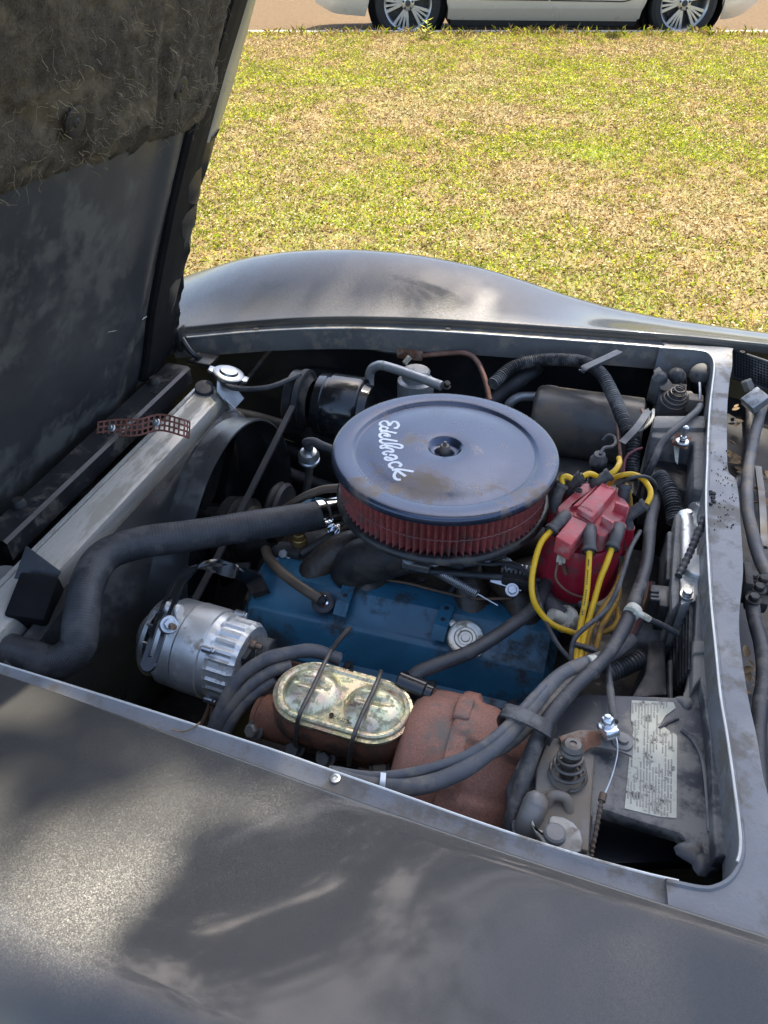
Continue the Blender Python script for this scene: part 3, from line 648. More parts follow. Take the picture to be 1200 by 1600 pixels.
# inner panel with soft pressed channels
rows = []
for s in np.linspace(-.08, SH-.02, 64):
    yg = yG(s); rows.append([HP(s, y, .002+.004*math.sin(y*9+s*2)*math.sin(s*4)+.010*math.exp(-((y-.20-.12*s)/.035)**2)) for y in np.linspace(hm(yg), yg, 70)])
mb = MB(); mb.loft(rows); mb.build('inner_panel', M_liner, HOOD, ang=60)
for sgn in (1, -1):
    rows = []
    for s in np.linspace(.01, SH, 60):
        a = yG(s); b = yI(s); c = yO(s); f = (lambda y: y) if sgn > 0 else hm
        k = 1 if s > .52 else .5
        rows.append([HP(s, f(a), -.008), HP(s, f(a+.002), -.006), HP(s, f(a+.003), .010), HP(s, f(a+.010), .016), HP(s, f(a+(b-a)*.5), .010), HP(s, f(b-.004), .004), HP(s, f(b), 0)])
    mb = MB(); mb.loft(rows); mb.build('edge_channel', M_matte, HOOD, ang=40)
    rows = []
    for s in np.linspace(.52, SH, 24):
        b = yI(s); c = yO(s); f = (lambda y: y) if sgn > 0 else hm
        rows.append([HP(s, f(b), .001), HP(s, f(b+(c-b)*.12), .004), HP(s, f(c-.004), -.004), HP(s, f(c), -.010), HP(s, f(c), -.045)])
    mb = MB(); mb.loft(rows); mb.build('edge_flange', M_hflange, HOOD, ang=50)
    rows = []
    for i, s in enumerate(np.linspace(0, .53, 30)):
        b = yI(s); c = yO(s); f = (lambda y: y) if sgn > 0 else hm; wv = .003*math.sin(i*1.3)+.002*math.sin(i*2.9)
        rows.append([HP(s, f(b), .001), HP(s, f(b+(c-b)*.4), .006+wv), HP(s, f(c), -.004+wv*.5), HP(s, f(c), -.045)])
    mb = MB(); mb.loft(rows); mb.build('edge_flange', M_black, HOOD, ang=30)
# folded tabs on the channel
for pts in ([(283, 283), (311, 258), (309, 300), (303, 318), (290, 315)], [(273, 345), (303, 316), (301, 350), (283, 372)], [(258, 440), (279, 433), (270, 470), (262, 492), (253, 470)]):
    q = [hs(u, v) for u, v in pts]; cs = sum(a for a, b in q)/len(q); cy = sum(b for a, b in q)/len(q)
    vs = [HP(a, b, .006) for a, b in q]+[HP(cs, cy, .015)]; n = len(q)
    mb = MB(); mb.add(vs+[HP(a, b, -.02) for a, b in q], [(i, (i+1) % n, n) for i in range(n)]+[(i, (i+1) % n, n+1+(i+1) % n, n+1+i) for i in range(n)]); mb.build('tab', M_black, HOOD, ang=30)
mb = MB(); mb.tube([HP(*hs(u, v), .004) for u, v in ((165, 517), (185, 513), (205, 506), (226, 493))], .0016, 6); mb.build('scrape', M_lip, HOOD)
# insulation pad
padB = [hs(u, v) for u, v in ((0, 300), (50, 278), (100, 262), (150, 250), (190, 236), (240, 214), (270, 206), (290, 200))]
sB = interp(sorted((y, s) for s, y in padB)); yP = yline([(357, 0), (336, 70), (333, 133), (316, 168), (304, 189), (297, 200)])
rows = []; NX, NY = 110, 120
def padpt(i, j):
    f = i/NX; g = j/NY
    y = -.42+f*(yP(.75)+.42)
    s0 = sB(y)+.012*mn.noise(Vector((y*30, 0, 3)))+.006*mn.noise(Vector((y*110, 5, 3)))
    s = s0+(1.16-s0)*g
    yy = -.42+f*(yP(s)+.42)+.012*mn.noise(Vector((s*30, 7, 1)))*(f > .98)
    ed = min(1, min(g*14, (1-f)*16, (1-g)*14, f*14)); ed = math.sqrt(max(0, ed))
    h = .015+.008*mn.noise(Vector((yy*6, s*4, 0)))+.004*mn.noise(Vector((yy*26, s*14, 4)))+.004*mn.noise(Vector((yy*75, s*60, 9)))+.0025*mn.noise(Vector((yy*160, s*140, 2)))
    h -= .009*max(0, 1-abs(mn.noise(Vector((yy*6+s*2, s*2.2, 12))))*8)          # creases
    return HP(s, yy, .003+max(.001, h)*ed+.001), h
rows = [[padpt(i, j)[0] for i in range(NX+1)] for j in range(NY+1)]
mb = MB(); mb.loft(rows); PAD = mb.build('insulation_pad', M_pad, HOOD, ang=70)
# loose fibres
fr = random.Random(4); vs = []
hot = [hs(u, v) for u, v in ((250, 70), (180, 140), (240, 190), (300, 120), (120, 240), (60, 170), (200, 110), (310, 160), (290, 60), (90, 100), (20, 270))]
for k in range(480):
    if fr.random() < .62: c = fr.choice(hot); s = c[0]+fr.gauss(0, .035); y = c[1]+fr.gauss(0, .035)
    else: y = fr.uniform(-.40, .5); s = fr.uniform(sB(y), 1.1)
    if s < sB(y)-.004 or y > yP(s)+.004: continue
    a = fr.uniform(0, 6.28); l = fr.uniform(.008, .035); wd = fr.uniform(.00012, .00026); t0 = .017+.008*fr.random()
    p = Vector((s, y)); cur = fr.uniform(-1.2, 1.2); pts = []
    for q in range(5):
        pts.append(HP(p.x, p.y, t0+.010*math.sin(q*.75)*fr.random())); p = p+Vector((math.cos(a), math.sin(a)))*l/4; a += cur*.5
    for q in range(4):
        d = pts[q+1]-pts[q]; n = d.cross(HN).normalized()*wd
        vs += [pts[q]-n, pts[q]+n, pts[q+1]+n, pts[q+1]-n]
o = np_mesh('fibres', np.array([tuple(v) for v in vs]), 4, [M_fibre]); o['kind'] = 'stuff'; attach(o, HOOD)
for (u, v, r) in ((122, 193, .0215), (286, 140, .019)):
    s, y = hs(u, v, .024); M = frame(HP(s, y, .020), HN, HU)
    mb = MB(); mb.lathe([(-.012, r*.2), (0, r), (.0015, r*.98), (.003, r*.8), (.0022, r*.3), (.004, r*.26), (.0045, .002), (.002, 0)], 28, M); mb.build('retaining_disc', M_dark, HOOD)
# hinge bracket at the lower corner
mb = MB(); q = P(283, 528, x=-.735)
mb.box((0, 0, 0), (.012, .035, .06), .004, T(q.x, q.y, q.z)); mb.tube([q, P(300, 552, x=-.70), P(325, 566, x=-.68)], .007, 8); mb.box((0, 0, 0), (.06, .05, .012), .004, T(*(P(318, 563, x=-.68)))); mb.build('hinge', M_black, HOOD)
# ================================================================== RADIATOR END
XAX = (1, 0, 0); YAX = (0, 1, 0); ZAX = (0, 0, 1)
cs = thing('core_support', 'black steel support bar with round holes in front of the radiator', 'support bar', (-.71, 0, .3))
mb = MB(); z = .765
a0 = P(296, 572, z=z); a1 = P(-40, 835, z=z); b0 = P(262, 600, z=z-.004); b1 = P(-40, 880, z=z-.004)
rows = []
for f in np.linspace(0, 1, 20):
    a = a0.lerp(a1, f); b = b0.lerp(b1, f); a.x = -.725+.01*f; b.x = -.665+.005*f; b.y = a.y
    rows.append([Vector((a.x, a.y, .40)), Vector((a.x, a.y, z-.004)), Vector((a.x+.005, a.y, z)), Vector((b.x-.006, a.y, z-.001)), Vector((b.x, a.y, z-.006)), Vector((b.x, a.y, z-.04))])
mb.loft(rows); mb.build('bar', M_black, cs)
for u, v in ((264, 589), (252, 600), (240, 612), (195, 654), (164, 683), (52, 787), (30, 808)):
    q = P(u, v, z=z); mb = MB(); mb.lathe([(.0006, .0062), (.0010, .0055), (-.001, .005), (-.001, 0)], 16, T(q.x, q.y, z-.0005)); mb.build('hole', M_wall, cs)
for u, v in ((240, 592), (28, 783)):
    q = P(u, v, z=z+.008); mb = MB(); mb.lathe([(-.012, .013), (0, .012), (.006, .009), (.006, 0)], 14, T(q.x, q.y, z+.006)); mb.build('rubber_bumper', M_dark, cs)
rad = thing('radiator', 'dull aluminium radiator with long top tank behind the support bar', 'radiator', (-.60, 0, .3))
mb = MB(); ty0, ty1 = -.47, .335
rows = []
for y in np.linspace(ty0, ty1, 24):
    rows.append([(-.625, y, .70), (-.625, y, .735), (-.622, y, .744), (-.612, y, .749), (-.580, y, .742), (-.564, y, .735), (-.560, y, .725), (-.560, y, .70)])
mb.loft(rows, capends=True); mb.build('tank', M_alutank, rad)
mb = MB(); mb.box((-.584, (ty0+ty1)/2, .51), (.075, ty1-ty0-.01, .385), .004); mb.build('core', M_dark, rad)
mb = MB(); mb.ribbon([(-.618, y, .7505) for y in (ty0, 0, ty1)], .006, .004); mb.build('seam', M_lip, rad)
q = P(318, 592, z=.785); M = frame((-.565, .352, .745), (.28, .05, 1))
mb = MB(); mb.cyl(.022, -.05, .030, 24, M); mb.build('filler_neck', M_alu, rad)
mb = MB(); mb.lathe([(.026, .030), (.028, .033), (.034, .033), (.036, .030), (.037, .020), (.042, .018), (.043, 0)], 32, M, fr=lambda a, z_: 1+.03*math.cos(a*2))
for s in (-1, 1): mb.box((s*.036, 0, .030), (.016, .022, .008), .003, M)
mb.build('pressure_cap', M_capsteel, rad)
mb = MB(); mb.prism([(-.02, 0), (.02, 0), (.024, .05), (.008, .075), (-.014, .055)], .002, frame((-.532, .333, .715), (.75, -.55, .4), (0, 1, .2)), .0005, 1)
mb.ribbon([P(332, 604, z=.755), P(350, 622, z=.735), P(378, 650, z=.71)], .008, .002, (1, 0, 0), smooth=False); mb.build('bracket', M_zinc, rad)
mb = MB(); mb.tube([P(338, 590, z=.77), P(365, 606, z=.765), P(420, 605, z=.77), P(470, 585, z=.775)], .006, 8); mb.build('overflow_tube', M_rubber, rad)
mb = MB(); mb.cyl(.020, -.06, .012, 20, frame((-.60, .318, .748), (.2, -.3, 1))); mb.build('rubber_mount', M_rubber, rad)
# core fins below
mb = MB()
for i in range(40): mb.box((-.585, -.45+i*.02, .52), (.05, .002, .36))
mb.build('core_fins', M_dark, rad)['kind'] = 'stuff'
# shroud
sh = thing('fan_shroud', 'dark grey plastic fan shroud with a round opening', 'fan shroud', (-.5, .05, .3))
RC = Vector((-.412, .080, .572)); RR = .238; rows = []
N = 72
def rect(a):
    c, s = math.cos(a), math.sin(a); hy0, hy1, hz0, hz1 = -.52, .24, -.26, .150
    ky = (hy1 if c > 0 else hy0)/c if abs(c) > 1e-6 else 1e9; kz = (hz1 if s > 0 else hz0)/s if abs(s) > 1e-6 else 1e9
    k = min(ky, kz); return Vector((-.542, RC.y+c*k, RC.z+s*k))
for i in range(N):
    a = 2*math.pi*i/N; o_ = rect(a); rg = Vector((RC.x, RC.y+math.cos(a)*RR, RC.z+math.sin(a)*RR))
    b1 = Vector((-.52, o_.y, o_.z)).lerp(Vector((-.52, rg.y, rg.z)), .08); b2 = Vector((RC.x-.055, rg.y, rg.z)).lerp(Vector((-.5, o_.y, o_.z)), .12)
    rows.append([o_, b1, b1.lerp(b2, .5), b2, rg-Vector((.02, 0, 0)), rg, rg+Vector((.001, -math.cos(a)*.003, -math.sin(a)*.003)), rg+Vector((-.05, -math.cos(a)*.003, -math.sin(a)*.003))])
rows.append(rows[0]); mb = MB(); mb.loft(rows); mb.build('shroud', mat('satin_grey_shroud', (.036, .036, .036), .30, 0, .2, 10, bump=.05, dirt=(.07, .07, .066), damt=.30, dscale=8), sh, ang=35)
# rusty perforated strap from bar to shroud
st = thing('perforated_strap', 'rusty red perforated metal strap screwed across the radiator tank', 'strap', P(225, 668, z=.77))
S = catmull([P(153, 672, z=.7690), P(185, 668, z=.771), P(215, 668, z=.7725), P(250, 660, z=.777), P(285, 668, z=.776), P(296, 672, z=.760)], 6)
wv = (HEAD*.75+Vector((0, 0, .6))).normalized()
mb = MB()
for k in (-1.5, -.5, .5, 1.5): mb.ribbon([p+wv*(k*.0108) for p in S], .0034, .0022, smooth=False, wdir=wv)
L = [0]
for i in range(1, len(S)): L.append(L[-1]+(S[i]-S[i-1]).length)
n = int(L[-1]/.0105)
for i in range(n+1):
    d = L[-1]*i/n; j = max(j for j in range(len(S)) if L[j] <= d+1e-9); j = min(j, len(S)-2); p = S[j].lerp(S[j+1], (d-L[j])/max(1e-6, L[j+1]-L[j])); tdir = (S[j+1]-S[j]).normalized()
    mb.ribbon([p-wv*.0170, p+wv*.0170], .0034, .0018, smooth=False, wdir=tdir)
mb.build('strap', M_strap, st)
for u, v in ((176, 667), (248, 661)):
    j = min(range(len(S)), key=lambda i: abs(S[i].x-P(u, v, z=.772).x)+abs(S[i].y-P(u, v, z=.772).y)); q = S[j]
    mb = MB(); M = frame(q, wv.cross(Vector((1, 0, 0))) if wv.cross(Vector((1, 0, 0))).y < 0 else -wv.cross(Vector((1, 0, 0)))); mb.cyl(.0085, 0, .003, 18, M); mb.bolt(M @ T(0, 0, .002), .0048, .004, False); mb.build('screw', M_zinc, st)
# fan
fan = thing('engine_fan', 'dark bladed cooling fan inside the shroud', 'fan', (-.43, .05, .55)); FC = Vector((-.49, .088, .572)); M = frame(FC, XAX, ZAX)
for i in range(6):
    a = i*math.pi/3+.3; mb = MB(); rows = []
    for f in np.linspace(.05, .205, 6):
        r_ = []
        for g in np.linspace(-1, 1, 5): 
            wd = .045+.02*f/.2; an = a+g*wd/f*.5*(1 if f > .07 else .6); r_.append(M @ Vector((f*math.cos(an), f*math.sin(an), g*.022+.006*(1-g*g))))
        rows.append(r_)
    mb.loft(rows); mb.build('blade', M_blackgloss, fan)
mb = MB(); mb.lathe([(-.02, 0), (-.02, .04), (.02, .05), (.03, .07), (.05, .072), (.055, .03), (.10, .03)], 32, M); mb.build('clutch_hub', M_dark, fan)
wp = thing('water_pump_pulley', 'black grooved drive pulley behind the cooling fan', 'pulley', (-.36, .07, .55))
mb = MB(); mb.lathe([(.05, .0), (.05, .068), (.054, .074), (.060, .066), (.066, .074), (.072, .066), (.078, .074), (.082, .06), (.12, .04), (.16, .04)], 40, M); mb.build('sheave', M_dark, wp)
mb = MB(); mb.lathe([(0, 0), (0, .055), (.006, .06), (.012, .052), (.018, .06), (.024, .055), (.024, 0)], 32, frame(P(428, 800, z=.66), XAX, ZAX)); mb.build('idler', M_dark, wp)
# upper hose
hz = thing('radiator_hose', 'thick black rubber upper radiator hose bent down towards the fender', 'hose', P(125, 1000, z=.62))
hp = path((508, 801, .725), (480, 808, .730), (430, 816, .736), (360, 827, .744), (290, 838, .752), (220, 848, .760), (165, 868, .765), (137, 912, .758), (127, 965, .742), (120, 1012, .715), (85, 1036, .70), (35, 1024, .70), (-30, 1003, .70), (-120, 985, .70))
def hr(f):
    r = .0262+.0012*math.sin(f*40)*.2
    if f < .06: r = .0255
    return r
mb = MB(); mb.tube(hp, lambda f: hr(f)+.00028*math.sin(f*1150), 28, 42); mb.build('hose', M_rubber, hz)
mb = MB(); d = (hp[1]-hp[0]).normalized(); M = frame(hp[0]+d*.012, d); mb.lathe([(-.006, .0262), (-.006, .0276), (.006, .0276), (.006, .0262)], 36, M); mb.box((.0, -.03, 0), (.012, .012, .014), .002, M); mb.bolt(M @ frame((.0, -.036, 0), (1, 0, 0)), .004, .006, False, .004); mb.build('hose_clamp', M_chrome, hz)
# thermostat housing
th = thing('thermostat_housing', 'chrome thermostat outlet bolted to the intake under the air filter', 'thermostat housing', P(540, 815, z=.68))
mb = MB(); mb.tube([hp[0]+d*.02, hp[0]-d*.03, hp[0]-d*.06+Vector((.005, 0, -.01)), hp[0]-d*.075+Vector((.01, .0, -.04))], .024, 22); mb.lathe([(0, .045), (.010, .045), (.012, .03), (.02, .026)], 24, T(*(hp[0]-d*.075+Vector((.01, 0, -.055))))); mb.build('outlet', M_chrome, th)
for u, v, z_ in ((522, 828, .71), (514, 790, .735)): mb = MB(); mb.bolt(frame(P(u, v, z=z_), (-.2, -.5, .8)), .009, .009); mb.build('bolt', M_chrome, th)
mb = MB(); mb.cyl(.014, -.03, .012, 18, frame(P(468, 848, z=.69), (0, 0, 1))); mb.cyl(.011, .012, .022, 6, frame(P(468, 848, z=.69), (0, 0, 1))); mb.build('sender', mat('brass', (.30, .19, .07), .4, .7), th)
# left corner plastic
wb_ = thing('overflow_bottle', 'black plastic bottle clipped beside the radiator near the fender', 'bottle', P(30, 1000, z=.55))
mb = MB(); mb.box((0, 0, 0), (.06, .075, .07), .006, frame(P(58, 945, z=.72), (.25, -.3, 1), (1, .2, 0)))
mb.build('cap_box', M_matte, wb_)
mb = MB(); mb.prism([(-.03, -.01), (.025, -.02), (.04, .03), (-.02, .06)], .004, frame(P(50, 915, z=.735), (.3, -.7, .6), (1, 0, 0)), .001); mb.tube(path((5, 960, .68), (30, 985, .66), (75, 1000, .62)), .022, 14); mb.build('bracket', M_black, wb_)
mb = MB(); mb.cyl(.032, -.08, .03, 24, frame(P(8, 925, z=.70), (.2, 0, 1))); mb.build('neck', M_plastic, wb_)

# ================================================================== ALTERNATOR
al = thing('alternator', 'silver ribbed alternator with a black slotted bracket', 'alternator', (-.31, -.27, .5))
AX0 = Vector((-.392, -.262, .640)); AD = Vector((1, -.06, -.02)).normalized(); MA = frame(AX0, AD, ZAX)
mb = MB(); mb.lathe([(.012, 0), (.012, .050), (.016, .062), (.024, .0705), (.055, .0715), (.056, .0700)], 64, MA); mb.build('front_housing', M_alu, al)
mb = MB(); mb.lathe([(.0575, .0700), (.0585, .0725), (.100, .0725), (.102, .0700)], 64, MA)
mb.build('stator_ring', M_alu, al)
mb = MB(); mb.lathe([(.102, .0695), (.112, .068), (.116, .0655), (.150, .0655), (.158, .060), (.160, .050), (.160, 0)], 96, MA, fr=lambda a, z_: 1-(.045 if z_ > .113 and z_ < .157 and math.cos(a*24) < 0 else 0)); mb.build('rear_housing', M_alu, al, ang=25)
for i in range(4):
    a = i*math.pi/2+.6; mb = MB(); mb.cyl(.006, .104, .122, 12, MA @ T(math.cos(a)*.070, math.sin(a)*.070, 0)); mb.bolt(MA @ T(math.cos(a)*.070, math.sin(a)*.070, .120), .005, .004, False); mb.build('through_bolt', M_zinc, al)
mb = MB(); mb.cyl(.020, .158, .178, 24, MA @ T(.0, -.035, 0)); mb.box((.03, .01, .162), (.025, .03, .012), .003, MA); mb.build('terminal_block', M_plastic, al)
mb = MB(); mb.bolt(MA @ T(.042, -.005, .158), .008, .010, True, .012); mb.bolt(MA @ T(.0, .04, .158), .005, .006); mb.build('terminal_stud', mat('tarnished_stud', (.22, .15, .10), .5, .5), al)
mb = MB(); mb.lathe([(-.030, 0), (-.030, .030), (-.024, .034), (-.018, .028), (-.012, .034), (-.006, .030), (-.006, .064), (-.002, .066), (.002, .060)], 48, MA)
for i in range(12): a = i*math.pi/6; mb.box((math.cos(a)*.055, math.sin(a)*.055, .004), (.022, .003, .016), 0, MA)
mb.build('pulley_fan', M_zinc, al)
mb = MB(); ang = math.atan2(0, 1); mb.box((.078, .012, .040), (.022, .022, .022), .004, MA); mb.cyl(.012, .028, .054, 16, MA @ T(.088, .012, 0)); mb.build('ear', M_alu, al)
# slotted arm: photo runs from above left end down along the case
arm = path((372, 893, .725), (335, 884, .735), (305, 886, .742), (284, 905, .742), (268, 935, .740), (252, 975, .732), (243, 1005, .722), (232, 1038, .705))
mb = MB()
aw = Vector((.86, .40, .2)).normalized()
mb.ribbon([p+aw*.0085 for p in arm], .007, .005, wdir=aw); mb.ribbon([p-aw*.0085 for p in arm], .007, .005, wdir=aw); mb.ribbon([arm[0]-Vector((.0, -.02, 0)), arm[0], arm[1], arm[2], arm[3], arm[4]], .024, .0046, wdir=aw); mb.cyl(.012, -.0025, .0025, 18, frame(arm[-1], aw.cross(arm[-1]-arm[-2])))
mb.ribbon([arm[0], P(395, 905, z=.695), P(410, 930, z=.66)], .03, .005, wdir=aw)
mb.build('adjusting_arm', M_blackgloss, al)
q = P(264, 976, z=.738); nrm = (aw.cross(arm[-1]-arm[-2])); nrm = nrm if nrm.z > 0 else -nrm
mb = MB(); mb.lathe([(-.01, 0), (-.01, .014), (0, .014), (.002, .0125), (.002, .006)], 24, frame(q, (.55, -.45, .7))); mb.bolt(frame(q+Vector((.001, -.001, .002)), (.55, -.45, .7)), .0085, .008, False); mb.build('lock_nut', M_zinc, al)
mb = MB(); mb.tube([q, q+Vector((.017, -.012, .012))], lambda f: .0048+.0004*math.sin(f*60), 10, 24); mb.build('bolt_stud', M_rustbracket, al)
mb = MB(); mb.box((0, 0, 0), (.16, .035, .05), .008, T(-.30, -.215, .555)); mb.build('lower_mount', M_dark, al)
mb = MB(); mb.tube(path((330, 1090, .60), (322, 1115, .58), (310, 1140, .56)), .003, 6); mb.tube(path((333, 1085, .60), (330, 1125, .57)), .003, 6); mb.build('lead', M_copperwire, al)

# ================================================================== COMPRESSOR AND BELT
cp = thing('compressor', 'gloss black round accessory compressor with front pulley', 'compressor', (-.35, .40, .6)); MC = frame((-.435, .405, .705), (1, .0, .0), ZAX)
mb = MB(); mb.lathe([(.065, .0), (.065, .058), (.068, .068), (.085, .070), (.088, .067), (.094, .067), (.097, .072), (.160, .072), (.166, .068), (.168, .060), (.185, .056), (.186, 0)], 64, MC); mb.build('body', M_blackgloss, cp)
mb = MB(); mb.lathe([(0, 0), (0, .025), (.004, .028), (.004, .050), (.0, .056), (.0, .064), (.003, .067), (.020, .067), (.023, .062), (.028, .060), (.033, .067), (.038, .067), (.040, .060), (.05, .05)], 56, MC); mb.build('pulley', M_black, cp)
for u, v, z_ in ((548, 612, .735), (556, 622, .73), (541, 622, .73)): mb = MB(); mb.bolt(frame(P(u, v, z=z_), (.5, -.4, .6)), .007, .008); mb.build('bolt', M_zinc, cp)
mb = MB(); mb.box((-.33, .40, .55), (.16, .06, .22), .01); mb.build('mount', M_dark, cp)
bl = thing('drive_belt', 'slim grey belt slanting from the compressor pulley to the crank', 'belt', (-.41, .2, .5))
mb = MB(); x_ = -.4045; pts = [Vector((x_, .405+math.cos(a)*.0685, .705+math.sin(a)*.0685)) for a in np.linspace(R_(-40), R_(158), 18)]
t2 = P(338, 875, x=x_); pts += [Vector((x_, .405-.0685*.93, .705+.0685*.37)).lerp(t2, f) for f in (.02, .3, .6, 1)]+[t2+(t2-P(400, 760, x=x_))*.5]
mb.ribbon(pts, .0115, .006, smooth=False, wdir=XAX); mb.build('strap', M_belt, bl)
# valve with hose left of the filter
pv = thing('vacuum_valve', 'round silver vacuum valve with a short black elbow hose', 'valve', P(484, 715, z=.69)); M = frame(P(482, 708, z=.715), (.1, -.25, 1))
mb = MB(); mb.lathe([(-.045, .008), (-.030, .009), (-.028, .017), (-.022, .0215), (-.016, .0215), (-.014, .0185), (-.010, .0215), (-.004, .021), (.004, .016), (.006, .010), (.012, .010), (.012, 0)], 32, M); mb.build('body', M_zinc, pv)
mb = MB(); mb.tube([P(484, 702, z=.725), P(478, 692, z=.742), P(490, 690, z=.748), P(505, 697, z=.748), P(540, 710, z=.745)], .0085, 14); mb.build('elbow', M_rubber, pv)
mb = MB(); mb.tube([P(484, 726, z=.68), P(480, 760, z=.64), P(470, 800, z=.60)], .008, 10); mb.build('stalk', M_dark, pv)
# silver canister with arch pipe
ac = thing('drier_canister', 'pale silver refrigerant canister with an arched silver pipe', 'canister', P(650, 600, z=.68)); q = P(650, 580, z=.775); M = T(q.x, q.y, q.z)
mb = MB(); mb.lathe([(-.12, 0), (-.12, .040), (-.022, .040), (-.020, .036), (-.018, .031), (0, .031), (.003, .028), (.003, 0)], 36, M); mb.build('can', M_acline, ac)
mb = MB(); mb.tube(path((580, 640, .70), (577, 605, .73), (579, 580, .765), (592, 571, .785), (612, 575, .788), (650, 588, .788), (690, 603, .785)), .0105, 14); mb.build('arch_pipe', M_acline, ac)
mb = MB(); mb.bolt(frame(P(697, 603, z=.785), (.3, -.3, .8)), .007, .010, True); mb.build('fitting', M_dark, ac)
mb = MB(); mb.tube([P(632, 568, z=.79), P(640, 558, z=.80)], .006, 10); mb.build('service_port', M_cream, ac)
# lines along the far wall
pl = thing('fuel_line', 'slanting bent steel pipe clipped to the inner fender', 'pipe', P(420, 570, y=.54)); mb = MB(); mb.tube([P(345, 640, y=.50), P(390, 588, y=.53), P(418, 552, y=.55), P(440, 538, y=.56), P(482, 532, y=.565)], .0055, 10); mb.build('pipe', M_steelpipe, pl)
pl = thing('refrigerant_line', 'long thin pipe with a rusty block joint below the sunlit gutter', 'pipe', P(640, 550, y=.56)); mb = MB(); mb.tube([P(520, 530, y=.57), P(560, 538, y=.565), P(600, 547, y=.56), P(622, 550, y=.56)], .006, 10); mb.build('pipe', M_steelpipe, pl)
mb = MB(); mb.tube([P(655, 556, y=.56), P(700, 552, y=.56), P(728, 552, y=.555), P(745, 564, y=.55), P(757, 590, y=.53), P(765, 625, y=.50)], .006, 10); mb.build('pipe', M_copper, pl)
q = P(641, 553, y=.56); mb = MB(); mb.box((0, 0, 0), (.06, .02, .022), .004, T(*q)); mb.box((0, 0, .02), (.018, .012, .05), .003, T(*P(655, 545, y=.57))); mb.build('joint_block', M_rustbracket, pl)
mb = MB(); mb.tube([P(592, 537, y=.59), P(660, 540, y=.59), P(700, 546, y=.59)], lambda f: .013+.0022*math.sin(f*160), 12, 40); mb.build('ribbed_sleeve', M_dark, pl)
hh = thing('heater_hose', 'dark hose rising from the engine to the heater case', 'hose', P(800, 600, z=.70)); mb = MB(); mb.tube(path((750, 640, .68), (780, 618, .70), (805, 600, .725), (828, 584, .74), (840, 575, .74)), .016, 16); mb.build('hose', M_hosedk, hh)
hh = thing('refrigerant_stub', 'silver curved pipe stub entering the heater case', 'pipe', P(815, 620, z=.70)); mb = MB(); mb.tube(path((790, 640, .68), (800, 627, .705), (815, 620, .715), (845, 620, .715)), .0105, 14); mb.build('pipe', M_acline, hh)
hh = thing('wheelhouse_pipe', 'fat dark pipe crossing behind the belt', 'pipe', P(420, 660, z=.6)); mb = MB(); mb.tube(path((355, 645, .64), (400, 655, .64), (450, 668, .63), (520, 680, .62)), .017, 14); mb.tube(path((380, 690, .58), (430, 695, .58), (500, 720, .56)), .02, 14); mb.tube(path((405, 720, .56), (440, 735, .56), (520, 765, .54)), .014, 12); mb.build('pipe', M_dark, hh)

# ================================================================== AIR CLEANER
ACX, ACY, ACZ = -.004, .021, .90
aircl = thing('air_cleaner', 'round air cleaner with satin black lid and red pleated filter', 'air cleaner', (ACX, ACY, .80)); MAC = T(ACX, ACY, ACZ)
mb = MB(); mb.lathe([(-.0135, .1765), (-.012, .1785), (-.004, .1785), (-.001, .1765), (0, .172), (0, .148), (-.0012, .1455), (-.0048, .1425), (-.0052, .1395), (-.001, .120), (.0022, .085), (.0040, .050), (.0042, .030), (.003, .0265), (-.004, .0235), (-.006, .018), (-.0065, 0)], 128, MAC); LID = mb.build('lid', M_lid, aircl, ang=60)
def lidz(x, y):
    r = math.hypot(x-ACX, y-ACY); return ACZ+float(np.interp(r, [0, .018, .0235, .0265, .03, .05, .085, .12, .1395, .1425, .1455, .148, .18], [-.0065, -.006, -.004, .003, .0042, .004, .0022, -.001, -.0052, -.0048, -.0012, 0, 0]))
strokes = [[(555, 490), (595, 505), (626, 458), (605, 405), (548, 385), (503, 425), (482, 452), (466, 400), (420, 358), (357, 366), (336, 412), (378, 458)],
 [(470, 505), (425, 470), (355, 468), (345, 508), (395, 530), (455, 522)], [(600, 590), (500, 560), (400, 537), (342, 548)],
 [(395, 603), (450, 625), (486, 632), (465, 600), (410, 572), (345, 578), (334, 615), (372, 650)], [(612, 720), (500, 693), (400, 668), (345, 685), (352, 715), (395, 742)],
 [(400, 742), (520, 752), (640, 772), (684, 800), (650, 830), (520, 792), (400, 768), (350, 785), (368, 812), (428, 802), (470, 775)], [(430, 812), (480, 822), (532, 850), (530, 885), (460, 868), (395, 880), (402, 906), (450, 922)],
 [(480, 922), (560, 938), (594, 972), (560, 995), (480, 968), (430, 955), (422, 982), (465, 1003), (540, 1005)], [(635, 1112), (664, 1085), (625, 1048), (545, 1040), (490, 1062), (492, 1098), (545, 1132)],
 [(862, 1190), (740, 1166), (610, 1145), (525, 1155)], [(738, 1252), (660, 1200), (610, 1168), (575, 1195), (558, 1245), (595, 1288), (662, 1297)]]
mb = MB(); top = 0
for k, stx in enumerate(strokes):
    pts = catmull([P(560+x/10, 620+y/10, z=ACZ) for x, y in stx], 6)
    n = len(pts); vs = []
    for i, p in enumerate(pts):
        t_ = (pts[min(i+1, n-1)]-pts[max(i-1, 0)]).normalized(); s_ = Vector((-t_.y, t_.x, 0))*.0024
        for sg in (-1, 1): q = p+s_*sg; vs.append((q.x, q.y, lidz(q.x, q.y)+.00025+k*.00001))
    mb.add(vs, [(2*i, 2*i+1, 2*i+3, 2*i+2) for i in range(n-1)])
mb.build('script_lettering', M_decal, LID, ang=80)
mb = MB(); mb.lathe([(-.006, .010), (.0, .009), (.003, .0075), (.006, .0065), (.007, 0)], 20, MAC); mb.cyl(.0030, .006, .013, 12, MAC)
